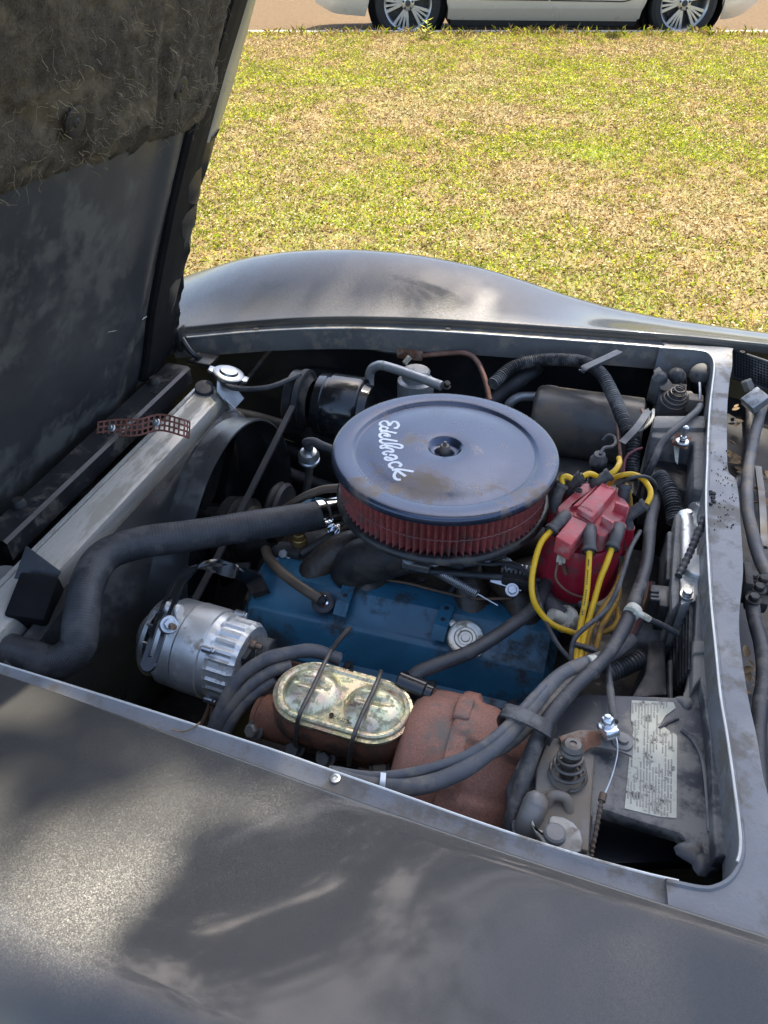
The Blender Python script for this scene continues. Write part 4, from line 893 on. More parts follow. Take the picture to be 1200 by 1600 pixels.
for s in (-1, 1): mb.prism([(0, 0), (.012, .004), (.018, .012), (.014, .015), (.007, .009), (0, .008)], .003, MAC @ frame((0, 0, .004), (0, 1 if s > 0 else -1, 0), (s, 0.25, 0)) , .0008, 1)
mb.build('wing_nut', M_steelpipe, aircl)
NP = 96
def pleat(a, z_):
    w_ = (a*NP/(2*math.pi)) % 1; return 1-.105*(abs(w_-.5)*2)**.65
mb = MB(); mb.lathe([(-.0865, .1665), (-.06, .1665), (-.035, .1665), (-.012, .1665)], NP*8, MAC, fr=pleat); FIL = mb.build('filter_element', M_red, aircl, ang=80)
mb = MB()
for j in range(1):
    z_ = -.050; mb.lathe([(z_-.0005, .1672), (z_, .1678), (z_+.0005, .1672)], NP*2, MAC, fr=lambda a, z2: 1-.010*(abs((a*NP/(2*math.pi)) % 1-.5)*2))
mb.build('wire_mesh', M_mesh, FIL)
mb = MB(); mb.lathe([(-.0815, .160), (-.0815, .1685), (-.083, .171), (-.0875, .1735), (-.091, .1735), (-.094, .170), (-.096, .15), (-.11, .08), (-.11, .06)], 96, MAC); mb.build('base_pan', M_black, aircl)
mb = MB(); mb.lathe([(-.009, .155), (-.0135, .160), (-.0135, .170), (-.018, .1695), (-.018, .158)], 96, MAC); mb.build('seal_ring', M_rubber, aircl)

# ================================================================== ENGINE
en = thing('engine', 'grimy brown and black engine block under the air cleaner', 'engine', (-.04, .02, .3))
mb = MB(); mb.box((.30, .02, .44), (.22, .44, .36), .05, seg=3); mb.box((-.045, .02, .47), (.56, .30, .30), .02); mb.box((-.04, .02, .33), (.50, .22, .16), .03); mb.build('block', M_engine, en)
for sy in (-1, 1):
    mb = MB(); mb.box((-.045, .02+sy*.14, .535), (.52, .11, .09), .008); mb.build('cylinder_head', M_engine, en)
mb = MB(); mb.box((-.03, .02, .655), (.46, .17, .05), .012); mb.box((-.005, .02, .70), (.17, .15, .06), .012)
for xx in (-.20, -.10, .075, .165):
    for sy in (-1, 1): mb.tube([(xx*.55, .02+sy*.03, .70), (xx*.8, .02+sy*.06, .70), (xx, .02+sy*.095, .665), (xx, .02+sy*.13, .63)], .030, 16)
mb.build('intake_manifold', M_engine, en)
mb = MB(); mb.tube([P(640, 862, z=.745), P(600, 870, z=.73), P(562, 880, z=.705), P(545, 905, z=.67)], lambda f: .034+.006*math.sin(f*3), 20); mb.build('intake_runner', M_dark, en)
mb = MB(); mb.box((-.004, .02, .757), (.135, .15, .085), .012); mb.cyl(.066, .0, .03, 32, T(-.004, .021, .785)); mb.box((-.06, -.03, .765), (.05, .05, .05), .006); mb.build('carburetor', M_dark, en)
for u, v, z_ in ((596, 900, .672), (622, 914, .670), (488, 876, .672), (444, 868, .68), (650, 925, .67), (700, 930, .67), (660, 905, .68)):
    mb = MB(); mb.bolt(frame(P(u, v, z=z_), (0, -.5, .86)), .0085, .008); mb.build('bolt', M_dark if u > 500 else M_zinc, en)
mb = MB(); mb.tube(path((560, 815, .70), (520, 838, .70), (500, 850, .69), (470, 866, .68)), .010, 10); mb.box((0, 0, 0), (.05, .03, .03), .006, T(*P(452, 865, z=.675))); mb.tube(path((430, 858, .68), (438, 870, .675)), .012, 10); mb.build('coolant_fitting', M_dark, en)
mb = MB()
for i in range(4): mb.tube([(-.24+.13*i, -.17, .545), (-.24+.13*i, -.23, .50), (-.22+.12*i, -.26, .42)], .026, 14)
mb.tube([(-.26, -.262, .43), (0, -.268, .42), (.17, -.26, .40)], .034, 16); mb.box((-.03, -.20, .51), (.5, .05, .03), .006); mb.build('exhaust_manifold', mat('rusty_exhaust', (.075, .055, .042), .85, 0, .4, 18, bump=.5), en)
mb = MB(); mb.box((0, 0, 0), (.05, .02, .06), .004, T(*P(410, 1010, z=.57))); mb.box((0, 0, 0), (.03, .015, .05), .004, T(*P(452, 1000, z=.57))); mb.build('exhaust_tab', M_dark, en)
# valve cover on our side
for sy, nm, lb in ((-1, 'valve_cover', 'dark blue painted valve cover with filler cap below the air filter'), (1, 'valve_cover', 'blue valve cover on the far side of the engine')):
    vc = thing(nm, lb, 'valve cover', (-.04, .02+sy*.13, .60)); rows = []
    sec = [(-.052, .632), (-.056, .668), (-.060, .6755), (-.066, .6795), (-.074, .681), (-.104, .6785), (-.109, .6765), (-.112, .6725), (-.146, .648), (-.150, .6465), (-.158, .6440), (-.162, .640), (-.184, .594), (-.186, .587), (-.199, .584), (-.200, .576)]
    for x in np.linspace(-.302, .222, 40):
        e = min((x+.302)/.022, (.222-x)/.022, 1); e = math.sqrt(max(0, 1-(1-max(0, e))**2)); cy, czz = -.125, .60
        rows.append([(x, (.02+sy*(-(cy+(a-cy)*(.80+.20*e))-.02)) if sy > 0 else cy+(a-cy)*(.80+.20*e), czz+(b-czz)*(.55+.45*e)) for a, b in sec])
    mb = MB(); mb.loft(rows, capends=True); VC = mb.build('cover', M_blue, vc, ang=30)
    if sy > 0: continue
    VCO = vc
    for (u0, v0), (u1, v1), (u2, v2) in (((548, 908), (536, 940), (530, 962)), ((700, 944), (689, 978), (683, 1000))):
        a, b, c = P(u0, v0, z=.687), P(u1, v1, z=.682), P(u2, v2, z=.664)
        mb = MB(); mb.ribbon([a, a.lerp(b, .9), b, c], .022, .0022, smooth=False, wdir=XAX); br = mb.build('strap_bracket', M_blue, vc)
        for f in (.2, .72):
            q = a.lerp(b, f); n_ = Vector((0, -.15, 1)); mb = MB(); mb.cyl(.0042, .0005, .0018, 14, frame(q, n_)); mb.build('hole', M_wall, br)
    n_ = Vector((.05, -.45, .9)).normalized()
    q = P(505, 942, z=.672); M = frame(q, n_)
    mb = MB(); mb.lathe([(-.012, .016), (-.002, .019), (.003, .019), (.006, .015), (.006, .009)], 28, M); mb.build('grommet', M_rubber, vc)
    mb = MB(); mb.lathe([(.004, .011), (.010, .0105), (.012, .008), (.014, .008), (.014, 0)], 24, M); mb.build('breather_valve', M_chrome, vc)
    q = P(727, 998, z=.668); M = frame(q, n_, (-.5, 0, .9))
    mb = MB(); mb.lathe([(-.016, .020), (-.002, .022), (0, .0285), (.005, .029), (.007, .0275), (.0045, .024), (.0045, .018), (.007, .016), (.007, .012), (.0045, .0105), (.0045, .007), (.007, .006), (.0072, 0)], 40, M)
    mb.box((.030, 0, .003), (.014, .012, .005), .002, M); mb.box((-.030, 0, .003), (.012, .010, .005), .002, M); mb.build('oil_filler_cap', mat('brushed_cap', (.52, .50, .43), .34, .85, .15, 50, dirt=(.30, .27, .2), damt=.3, dscale=50), vc)
bh = thing('breather_hose', 'shiny brown hose curving into the blue valve cover grommet', 'hose', P(450, 900, z=.69)); mb = MB()
mb.tube(path((415, 858, .695), (420, 872, .695), (435, 890, .694), (460, 910, .693), (482, 925, .694), (500, 937, .690)), .0088, 16)
mb.build('hose', M_brownhose, bh); mb = MB(); mb.tube(path((497, 934, .692), (503, 939, .685)), .0098, 16); mb.build('collar', M_rubber, bh)
vh = thing('carburetor_hose', 'slim brown hose looping below the filter towards the thermostat', 'hose', P(480, 780, z=.74)); mb = MB(); mb.tube(path((530, 762, .76), (500, 766, .755), (465, 782, .74), (430, 808, .70), (405, 840, .66)), .0075, 12); mb.build('hose', M_brownhose, vh)
# throttle linkage
tl = thing('throttle_linkage', 'throttle cable bracket with return springs beside the carburetor', 'throttle linkage', P(720, 910, z=.72))
mb = MB(); mb.ribbon(path((626, 887, .74), (650, 890, .74), (680, 893, .74)), .011, .004); mb.bolt(frame(P(638, 891, z=.742), (0, -.4, .9)), .005, .005, False); mb.build('lever', M_dark, tl)
mb = MB(); mb.tube(path((672, 893, .745), (720, 897, .745), (800, 903, .745), (850, 908, .745)), .0052, 10); mb.build('cable_sleeve', M_rubber, tl)
a, b = P(682, 893, z=.742), P(746, 928, z=.73); M = frame(a, b-a)
mb = MB(); l = (b-a).length; mb.spring(M, .0065, .0072, l, 24, .0011); mb.build('return_spring', M_zinc, tl)
mb = MB(); mb.tube([b, P(778, 946, z=.725)], .0012, 6); mb.build('spring_hook', M_zinc, tl)
mb = MB(); mb.prism([(0, 0), (.05, .0), (.056, .012), (.042, .02), (.022, .045), (.012, .045), (.018, .02), (0, .012)], .003, frame(P(765, 910, z=.735), (.1, -.6, .8), (1, -.1, .0)), .0008, 1); mb.bolt(frame(P(800, 922, z=.737), (.1, -.6, .8)), .0075, .006); mb.build('spring_bracket', M_zinc, tl)
mb = MB(); mb.box((0, 0, 0), (.05, .03, .022), .003, T(*P(810, 905, z=.74))); mb.build('cable_clamp', M_dark, tl)
for i in range(7): mb = MB(); q = P(786+i*7, 886+i*1.2, z=.752); mb.box((0, 0, 0), (.004, .018, .010), .001, T(*q)); mb.build('adjuster_tooth', M_zinc, tl)
mb = MB(); mb.box((0, 0, 0), (.045, .025, .014), .003, T(*P(652, 880, z=.752))); mb.lathe([(0, .012), (.01, .011), (.012, 0)], 16, frame(P(640, 874, z=.755), (0, -.5, .8))); mb.build('carb_lever', M_zinc, tl)
mb = MB(); mb.tube(path((740, 880, .755), (770, 882, .757), (800, 880, .758), (822, 892, .758), (838, 915, .752), (846, 950, .74)), .0028, 8); mb.build('thin_cable', M_hosedk, tl)
for u, v in ((680, 878), (715, 874), (760, 872)): mb = MB(); mb.bolt(frame(P(u, v, z=.76), (0, -.6, .8)), .006, .006); mb.build('bolt', M_zinc, tl)

# gasket edge with hold-down bolts, and small clutter on the intake
for x_ in (-.24, -.10, .04, .17):
    mb = MB(); M = frame((x_, -.1935, .5865), (0, -.35, 1)); mb.box((0, 0, .002), (.022, .012, .004), .001, M); mb.bolt(M @ T(0, 0, .004), .0058, .005); mb.build('hold_down_bolt', M_dark, VCO)
mb = MB(); mb.loft([[(x_, -.206, .573), (x_, -.204, .5785), (x_, -.185, .5795)] for x_ in (-.300, .220)]); mb.build('gasket', M_rustbracket, VCO)
ff = thing('fuel_pipe', 'bright bent fuel pipe entering the carburetor under the air filter', 'pipe', P(600, 890, z=.72)); mb = MB(); mb.tube(path((560, 845, .70), (585, 868, .715), (615, 880, .735), (640, 876, .75)), .0040, 10); mb.build('pipe', M_zinc, ff); mb = MB(); mb.cyl(.008, -.008, .008, 6, frame(P(615, 880, z=.735), (1, -.2, .4))); mb.build('union_nut', mat('brass', (.30, .19, .07), .4, .7), ff)
ck = thing('choke_tube', 'thin dark tube curling beside the intake runner', 'tube', P(580, 900, z=.7)); mb = MB(); mb.tube(path((520, 862, .70), (540, 876, .71), (556, 868, .725), (580, 862, .735), (610, 872, .74)), .0034, 8); mb.build('tube', M_steelpipe, ck)
gw = thing('ground_wire', 'thin brown wire crossing the manifold towards the linkage', 'wire', P(680, 920, z=.69)); mb = MB(); mb.tube(path((560, 892, .695), (600, 905, .695), (640, 912, .69), (690, 925, .69), (740, 935, .695), (800, 935, .71)), .0022, 8); mb.build('wire', M_copperwire, gw)
vt = thing('vacuum_tee', 'small black vacuum tee and tubes at the base of the carburetor', 'vacuum tee', P(700, 890, z=.73)); mb = MB(); mb.tube(path((660, 868, .75), (690, 880, .745), (715, 884, .745)), .0045, 10); mb.tube(path((715, 884, .745), (745, 880, .75), (790, 868, .76)), .0045, 10); mb.tube(path((715, 884, .745), (716, 905, .72), (705, 925, .69)), .0045, 10); mb.box((0, 0, 0), (.02, .012, .012), .003, T(*P(715, 884, z=.745))); mb.build('tubes', M_rubber, vt)
for i, (u, v, z_) in enumerate(((516, 868, .69), (532, 886, .68), (572, 916, .665), (735, 915, .69), (756, 942, .675), (668, 940, .66))):
    mb = MB(); mb.box((0, 0, 0), (.022, .018, .014), .003, T(*P(u, v, z=z_))); mb.bolt(T(*(P(u, v, z=z_)+Vector((0, 0, .007)))), .0055, .005); mb.build('casting_boss', M_dark if i % 2 else M_engine, en)
# ================================================================== DISTRIBUTOR AND LEADS
def pxpoly(mb, pxs, z, h, bev=.002, seg=2):
    pts = [P(u, v, z=z) for u, v in pxs]; mb.prism([(p.x, p.y) for p in pts], h, T(0, 0, z-h), bev, seg); return mb
ds = thing('distributor', 'red distributor cap with a coil cover and yellow leads', 'distributor', P(905, 900, z=.70))
dc = P(908, 842, z=.81); MD = T(dc.x, dc.y, 0)
mb = MB(); mb.lathe([(.72, 0), (.72, .050), (.730, .060), (.735, .064), (.775, .062), (.790, .058), (.815, .054), (.822, .050), (.822, 0)], 64, MD, fr=lambda a, z_: 1+.02*math.cos(a*8)); mb.build('cap_base', M_capdk, ds)
mb = MB(); pxpoly(mb, [(912, 754), (941, 753), (966, 764), (985, 790), (982, 800), (946, 838), (935, 836), (916, 816), (893, 806), (871, 798), (872, 790)], .858, .032, .004); mb.build('coil_tray', M_cap, ds)
mb = MB(); pxpoly(mb, [(941, 753), (964, 763), (926, 809), (901, 793)], .876, .030, .0035); pxpoly(mb, [(932, 757), (940, 752), (904, 790), (893, 790), (890, 797), (884, 796)], .866, .02, .002); mb.build('coil_cover', M_cap, ds)
mb = MB(); pxpoly(mb, [(900, 798), (924, 812), (893, 852), (868, 838)], .866, .030, .003); TG = mb.build('tongue', M_cap, ds)
for pp in ([(962, 782), (983, 790), (981, 793), (961, 786)], [(941, 803), (960, 815), (958, 818), (940, 807)]):
    mb = MB(); pxpoly(mb, pp, .874, .02, .0008, 1); mb.build('rib', M_cap, ds)
mb = MB(); pxpoly(mb, [(899, 801), (924, 813), (922, 818), (896, 806)], .8675, .004, .0006, 1); mb.build('clip', M_capdk, ds)
mb = MB(); q = P(904, 766, z=.859); mb.lathe([(0, .006), (.002, .0055), (.002, .003), (.0005, .0025), (.0005, 0)], 16, T(*q)); mb.build('screw', M_dark, ds)
# raised lettering on the cover and tongue
def emboss(pxa, pxb, n, z, mat_, par, h=.0035):
    a, b = P(*pxa, z=z), P(*pxb, z=z); d = (b-a)/n; up = Vector((-d.y, d.x, 0)).normalized(); mb = MB(); rr = random.Random(n)
    for i in range(n):
        c = a+d*(i+.5); k = rr.random(); w_ = d.length*.32; dd = d.normalized()
        mb.ribbon([c-up*h/2-dd*w_, c+up*h/2], .0006, .0004, smooth=False)
        mb.ribbon([c+up*h/2, c-up*h/2+dd*w_], .0006, .0004, smooth=False)
        if k > .4: mb.ribbon([c-dd*w_*.6, c+dd*w_*.6], .0006, .0004, smooth=False)
    return mb.build('raised_lettering', mat_, par)
def plain_text(txt, o, d, up, size, mat_, par, nm='raised_lettering'):
    cu = bpy.data.curves.new(nm, 'FONT'); cu.body = txt; cu.size = size; cu.extrude = .00025; cu.align_x = 'CENTER'; cu.align_y = 'CENTER'; cu.resolution_u = 2
    tmp = bpy.data.objects.new(nm, cu); COL.objects.link(tmp); dg = bpy.context.evaluated_depsgraph_get(); me = bpy.data.meshes.new_from_object(tmp.evaluated_get(dg)); bpy.data.objects.remove(tmp)
    d = Vector(d).normalized(); n = d.cross(Vector(up)).normalized(); M = frame(o, n, d); me.transform(M); me.materials.clear(); me.materials.append(mat_)
    ob = bpy.data.objects.new(nm, me); COL.objects.link(ob); attach(ob, par); return ob
a, b = P(908, 792, z=.8765), P(924, 800, z=.8765); plain_text('LATCH', a.lerp(b, .5)+Vector((0, .003, 0)), b-a, (0, 0, 1) if False else Vector((0, 0, 1)).cross(b-a), .0068, M_capdk, ds)
a, b = P(941, 757, z=.8765), P(958, 764, z=.8765); plain_text('LATCH', a.lerp(b, .5), a-b, Vector((0, 0, 1)).cross(a-b), .0068, M_capdk, ds)
mb = MB(); q = P(877, 872, z=.825)
mb.box((0, 0, 0), (.013, .005, .016), .001, T(*q)); mb.box((0, -.002, 0), (.005, .006, .019), .001, T(*q)); mb.build('terminal', M_cream, ds)
mb = MB(); mb.tube(path((871, 880, .81), (869, 905, .79), (888, 925, .77), (915, 935, .75)), .0018, 6); mb.tube(path((880, 884, .80), (884, 897, .785)), .003, 6); mb.build('terminal_wire', M_copperwire, ds)
mb = MB(); mb.cyl(.045, .60, .73, 24, T(dc.x, dc.y, 0)); mb.build('shaft_housing', M_dark, ds)
mb = MB(); mb.cyl(.03, 0, .03, 24, frame(P(885, 935, z=.70), (-.3, -.6, .8))); mb.build('vacuum_advance', M_hatchlatch, ds)
def lead(wire, boot, m=None, label='yellow ignition lead plugged into the red distributor cap', grp='yellow ignition leads on the red cap', r=.0043, br=.0098):
    t = thing('ignition_lead', label, 'ignition lead', boot[0] if boot else wire[0], grp)
    if boot:
        mb = MB(); d = (boot[0]-boot[-1]).normalized(); mb.tube(boot, lambda f: br*(.80 if f > .93 else 1)*(1-.10*f), 16); mb.build('boot', M_boot, t)
    if boot and boot[0].z < .87:
        q = boot[0]; mb = MB(); mb.lathe([(-.045, .0125), (-.012, .0108), (.004, .0100), (.004, 0)], 18, T(*q)); tw = mb.build('tower', M_capdk, ds)
        mb = MB(); mb.lathe([(-.006, br*1.08), (-.003, br*1.12), (0, br*1.02)], 18, frame(boot[-1], boot[-1]-boot[-2])); mb.build('boot_collar', M_boot, t)
    if wire: mb = MB(); mb.tube(wire, r, 12); mb.build('cable', m or M_yellow, t)
T1 = .86
lead(path((879, 757, .875), (878, 748, .882), (885, 744, .886), (894, 748, .884)), path((869, 800, .835), (868, 783, .850), (872, 770, .862), (879, 756, .874)), label='short yellow lead stub linking two boots beside the air filter')
lead(path((911, 744, .882), (921, 740, .884), (932, 744, .876), (939, 752, .86)), path((888, 770, .845), (890, 758, .860), (898, 752, .870), (911, 744, .882)), label='yellow lead curving between the boots behind the coil cover')
lead(path((953, 741, .882), (962, 734, .888), (968, 723, .890), (967, 716, .88)), path((930, 765, .848), (931, 756, .862), (940, 749, .872), (954, 740, .882)), label='yellow lead with a pale tip rising by the upright coppery wire')
lead(path((977, 757, .872), (983, 775, .85), (985, 800, .82)), path((972, 790, .835), (974, 776, .855), (977, 757, .872)), M_yellowold, label='dull yellow lead under an upright boot at the tray fin')
lead(path((952, 757, .85), (958, 748, .862), (970, 743, .870), (988, 741, .876), (1004, 748, .878), (1015, 763, .876), (1016, 776, .872), (1010, 788, .866)), path((981, 826, .825), (979, 812, .838), (986, 803, .848), (1010, 787, .866)), label='yellow lead looping in a wide arc beside the ribbed loom')
lead(path((860, 830, .858), (846, 847, .850), (837, 872, .835), (831, 905, .815), (833, 935, .795), (845, 958, .775), (866, 977, .76), (900, 990, .75)), path((884, 806, .862), (876, 813, .864), (860, 830, .858)), label='yellow lead hanging in a long curve under the air filter')
lead(path((921, 861, .855), (919, 895, .835), (916, 930, .81), (909, 968, .785), (903, 1000, .77), (899, 1032, .76)), path((922, 826, .858), (921, 842, .860), (921, 863, .854)), label='yellow lead hanging straight down from the boot beside the tongue')
lead(path((956, 857, .850), (948, 880, .838), (938, 905, .822), (928, 940, .80), (918, 975, .78), (911, 1002, .77), (906, 1032, .76)), path((967, 824, .855), (963, 838, .857), (956, 858, .850)), label='yellow lead slanting down from the boot at the tray corner')
lead(path((985, 830, .79), (980, 870, .79), (968, 905, .785), (953, 935, .78), (935, 962, .77), (920, 990, .76), (912, 1032, .75)), None, M_yellowold, 'dusty yellow lead emerging from behind the rear boot', 'dusty leads')
lead(path((968, 900, .77), (965, 935, .77), (950, 962, .765), (938, 985, .76), (927, 1030, .745)), None, M_yellowold, 'dusty yellow lead bunched against the dark hose below the cap', 'dusty leads')
lead(path((955, 940, .75), (964, 952, .75), (965, 968, .748), (955, 982, .745), (935, 990, .74)), None, M_yellowold, 'short looped dusty yellow lead under the distributor', 'dusty leads')
# black print along the brightest lead
pr = thing('lead_separator', 'small black comb holding the yellow leads apart', 'lead separator', P(915, 1010, z=.77)); mb = MB(); mb.box((0, 0, 0), (.035, .008, .008), .002, frame(P(914, 1012, z=.77), ZAX, (1, -.1, 0))); mb.build('comb', M_rubber, pr)

# ================================================================== BRAKE BOOSTER + MASTER CYLINDER
bo = thing('brake_booster', 'rust brown drum shaped brake booster with stamped ribs', 'brake booster', (.11, -.405, .55))
MB_ = frame((.050, -.408, .668), (1, 0, 0), ZAX)
mb = MB(); mb.lathe([(-.002, 0), (-.002, .075), (.0, .094), (.006, .108), (.015, .1150), (.030, .1180), (.058, .1185), (.062, .1185)], 72, MB_); mb.build('front_shell', M_booster, bo)
mb = MB(); mb.lathe([(.062, .1160), (.062, .1225), (.066, .1245), (.082, .1245), (.088, .120), (.105, .118), (.125, .110), (.150, .098), (.168, .080), (.176, .055), (.178, 0)], 144, MB_, fr=lambda a, z_: 1-(.05*min(1, max(0, math.sin(a*5-.2)*4)) if .086 < z_ < .16 else (.025*min(1, max(0, math.sin(a*10)*4)) if .063 < z_ <= .086 else 0))); mb.build('rear_shell', M_booster, bo)
for k, a in enumerate((-.30, .95, 2.2, 3.45, 4.7)):
    mb = MB(); M = MB_ @ Matrix.Rotation(a, 4, 'Z'); mb.box((.122, 0, .069), (.010, .045, .022), .0045, M, 3); mb.build('stamped_tab', M_booster, bo)
mb = MB(); q = P(633, 1068, z=.765); M = frame(q, (-1, .15, .05)); mb.cyl(.0155, -.03, .010, 20, M, .002); mb.cyl(.013, -.04, -.028, 20, M); mb.build('check_valve', M_blackgloss, bo)
bv = thing('booster_vacuum_hose', 'black vacuum hose running from the brown booster past the filler cap', 'hose', P(750, 1005, z=.75)); mb = MB(); mb.tube(path((640, 1064, .768), (655, 1050, .772), (690, 1036, .772), (735, 1018, .768), (775, 994, .765), (815, 966, .762), (838, 945, .757), (858, 905, .75)), .0098, 16); mb.build('hose', M_rubber, bv)
mc = thing('master_cylinder', 'rusty brake master cylinder under an iridescent domed cover', 'master cylinder', (-.04, -.39, .62))
CZM = .774; cc = P(535, 1092, z=CZM); cd_ = (P(583, 1097, z=CZM)-P(487, 1070, z=CZM)); cd_.z = 0; half = cd_.length/2; MM = frame(cc, ZAX, cd_); rc = .0485
def stadium(r, h, n=18): return [(h+r*math.cos(a), r*math.sin(a)) for a in np.linspace(-math.pi/2, math.pi/2, n)]+[(-h+r*math.cos(a), r*math.sin(a)) for a in np.linspace(math.pi/2, 3*math.pi/2, n)]
mb = MB(); prof = [(-.010, rc+.001), (-.008, rc+.002), (-.004, rc+.002), (-.0035, rc-.002), (0, rc-.003), (.0018, rc-.005), (.0015, rc-.0085), (-.001, rc-.012)]
rows = [[MM @ Vector((x, y, z_)) for x, y in stadium(r_, half)] for z_, r_ in prof]; mb.loft(rows, closed=True); n = len(rows[0]); mb.add([MM @ Vector((x, y, -.001)) for x, y in stadium(rc-.012, half)], [tuple(range(n))]); COV = mb.build('cover', M_cad, mc, ang=30)
for s in (-1, 1):
    M = MM @ T(s*half, 0, 0); mb = MB(); rows = []; NR = 14; NA = 44; vs = [(0, 0)]
    R0 = .0385
    for i in range(NR+1):
        r_ = R0*i/NR
        row = []
        for k in range(NA):
            a = 2*math.pi*k/NA; x, y = r_*math.cos(a), r_*math.sin(a); f = i/NR
            h = .0135*(1-f**3)-.0008
            h -= .0055*math.exp(-((y-.004-.08*x)/.0045)**2)*max(0, 1-(abs(x)/.027)**3)       # pressed slot
            h += .003*math.exp(-((y+.009)/.004)**2)*max(0, 1-(abs(x)/.022)**2)
            row.append(M @ Vector((x, y, h)))
        rows.append(row)
    mb.loft(rows, closed=True); mb.build('dome', M_cad, COV, ang=40)
for u, v in ((549, 1049), (518, 1117)): q = P(u, v, z=CZM+.001); mb = MB(); mb.lathe([(0, .0032), (.0006, .0028), (-.001, .0025), (-.001, 0)], 12, T(*q)); mb.build('pin_hole', M_dark, COV)
a, b = P(522, 1121, z=CZM+.0012), P(552, 1130, z=CZM+.0012); plain_text('CAUTION', a.lerp(b, .5), b-a, Vector((0, 0, 1)).cross(b-a), .0065, M_dark, COV)
a, b = P(527, 1043, z=CZM+.0012), P(556, 1051, z=CZM+.0012); plain_text('CLEAN', a.lerp(b, .5), b-a, Vector((0, 0, 1)).cross(b-a), .0060, M_dark, COV)
mb = MB(); rows = [[MM @ Vector((x+ox, y, z_)) for x, y in stadium(r_, h_)] for z_, r_, h_, ox in ((-.010, rc-.001, half, 0), (-.02, rc+.003, half+.001, 0), (-.045, rc+.002, half+.002, 0), (-.065, rc-.008, half+.004, -.002), (-.078, rc-.020, half+.01, -.004), (-.10, rc-.026, half+.02, -.004), (-.115, rc-.034, half+.02, -.004))]
mb.loft(rows, closed=True, capends=True); mb.tube([MM @ Vector((-half-.085, -.005, -.078)), MM @ Vector((-half-.03, -.005, -.078)), MM @ Vector((half+.09, 0, -.078))], lambda f: .030 if f > .12 else .024, 22); mb.build('body', M_rust, mc)
for (u, v, z_, ax) in ((399, 1140, .70, (-.3, -.7, .5)), (509, 1183, .70, (-.1, -.7, .6)), (462, 1168, .69, (-.1, -.7, .5)), (593, 1198, .71, (.2, -.6, .6))):
    mb = MB(); M = frame(P(u, v, z=z_), ax); mb.cyl(.012, -.02, 0, 16, M); mb.bolt(M, .0095, .011); mb.cyl(.0045, .01, .03, 10, M @ Matrix.Rotation(math.pi, 4, 'X')); mb.build('line_fitting', M_hatchlatch, mc)
for pts in (((519, 1012, .776), (516, 1020, .787), (505, 1040, .792), (487, 1078, .792), (470, 1112, .788), (464, 1135, .765), (462, 1165, .72)), ((595, 1049, .776), (594, 1054, .787), (583, 1080, .792), (565, 1118, .792), (552, 1152, .780), (548, 1172, .755), (545, 1195, .72))):
    mb = MB(); mb.tube(path(*pts), .0029, 10); mb.build('bail_wire', M_spring, mc)
mb = MB(); mb.ribbon(path((517, 1017, .785), (530, 1000, .79), (547, 980, .79)), .006, .003); mb.build('bail_tail', M_dark, mc)
cb = thing('brake_line', 'short dark brake lines beneath the master cylinder', 'brake line', P(500, 1185, z=.66)); mb = MB(); mb.tube(path((470, 1180, .66), (490, 1170, .68), (505, 1150, .69)), .008, 10); mb.tube(path((550, 1200, .66), (560, 1180, .68), (575, 1165, .69)), .008, 10); mb.box((0, 0, 0), (.10, .04, .03), .006, T(*P(500, 1195, z=.65))); mb.build('line', M_dark, cb)

# ================================================================== HOSES AND HARNESS
def hose(label, pts, r, m=M_hose, name='hose', cat='hose', n=14, rib=None, grp=None):
    t = thing(name, label, cat, P(*pts[len(pts)//2][:2], z=pts[len(pts)//2][2]), grp); mb = MB(); pp = path(*pts)
    if rib: 
        ln = sum((pp[i+1]-pp[i]).length for i in range(len(pp)-1)); mb.tube(pp, lambda f: r*(1+.09*math.copysign(1, math.sin(f*ln/rib*2*math.pi))), n, max(12, int(ln/rib*5/len(pp))))
    else:
        ph = len(label)*.7; mb.tube(pp, lambda f: r*(1+.025*math.sin(f*23+ph)+.018*math.sin(f*57+ph)), n)
    mb.build('tube' if not rib else 'ribbed_tube', m, t); return t
hose('thick dusty grey hose arching behind the master cylinder', [(330, 1150, .66), (345, 1110, .69), (372, 1062, .725), (410, 1033, .745), (450, 1021, .75), (490, 1017, .75), (530, 1030, .73)], .0098, name='vacuum_hose')
hose('grey hose curving just in front of the thick arched hose', [(338, 1150, .66), (355, 1115, .69), (385, 1078, .72), (420, 1052, .738), (455, 1040, .74)], .0085, name='vacuum_hose')
hose('lowest grey hose tucked against the master cylinder nose', [(348, 1155, .66), (368, 1118, .69), (398, 1085, .715), (430, 1062, .73)], .0078, name='vacuum_hose')
hose('fat grey hose sweeping over the booster to the black clip', [(520, 1212, .80), (580, 1226, .805), (650, 1229, .812), (720, 1205, .82), (776, 1164, .825), (818, 1119, .825), (853, 1077, .82), (881, 1052, .815), (916, 1037, .805), (951, 1024, .79), (985, 1000, .77)], .0098, name='harness_hose')
hose('slim grey hose lying on the fat hose above the booster', [(515, 1204, .80), (580, 1213, .808), (645, 1207, .815), (720, 1184, .825), (772, 1152, .832), (815, 1110, .832), (850, 1072, .826)], .0058, name='harness_hose')
hose('brownish middle hose passing below the black clip', [(760, 1180, .79), (790, 1165, .80), (825, 1136, .81), (867, 1090, .812), (890, 1066, .808), (930, 1052, .795)], .0078, M_hosedk if False else mat('brown_grey_hose', (.12, .105, .088), .6, 0, .2, 30, bump=.2, dirt=(.2, .17, .13), damt=.4, dscale=26), 'harness_hose')
hose('long dark hose dropping between the booster and the latch plate', [(797, 1300, .77), (803, 1270, .785), (811, 1243, .795), (832, 1175, .812), (856, 1126, .818), (895, 1077, .815), (947, 1026, .81), (975, 980, .81), (993, 935, .81), (1008, 890, .81), (1014, 850, .805), (1017, 815, .80), (1027, 775, .78)], .0092, M_hosedk, 'harness_hose')
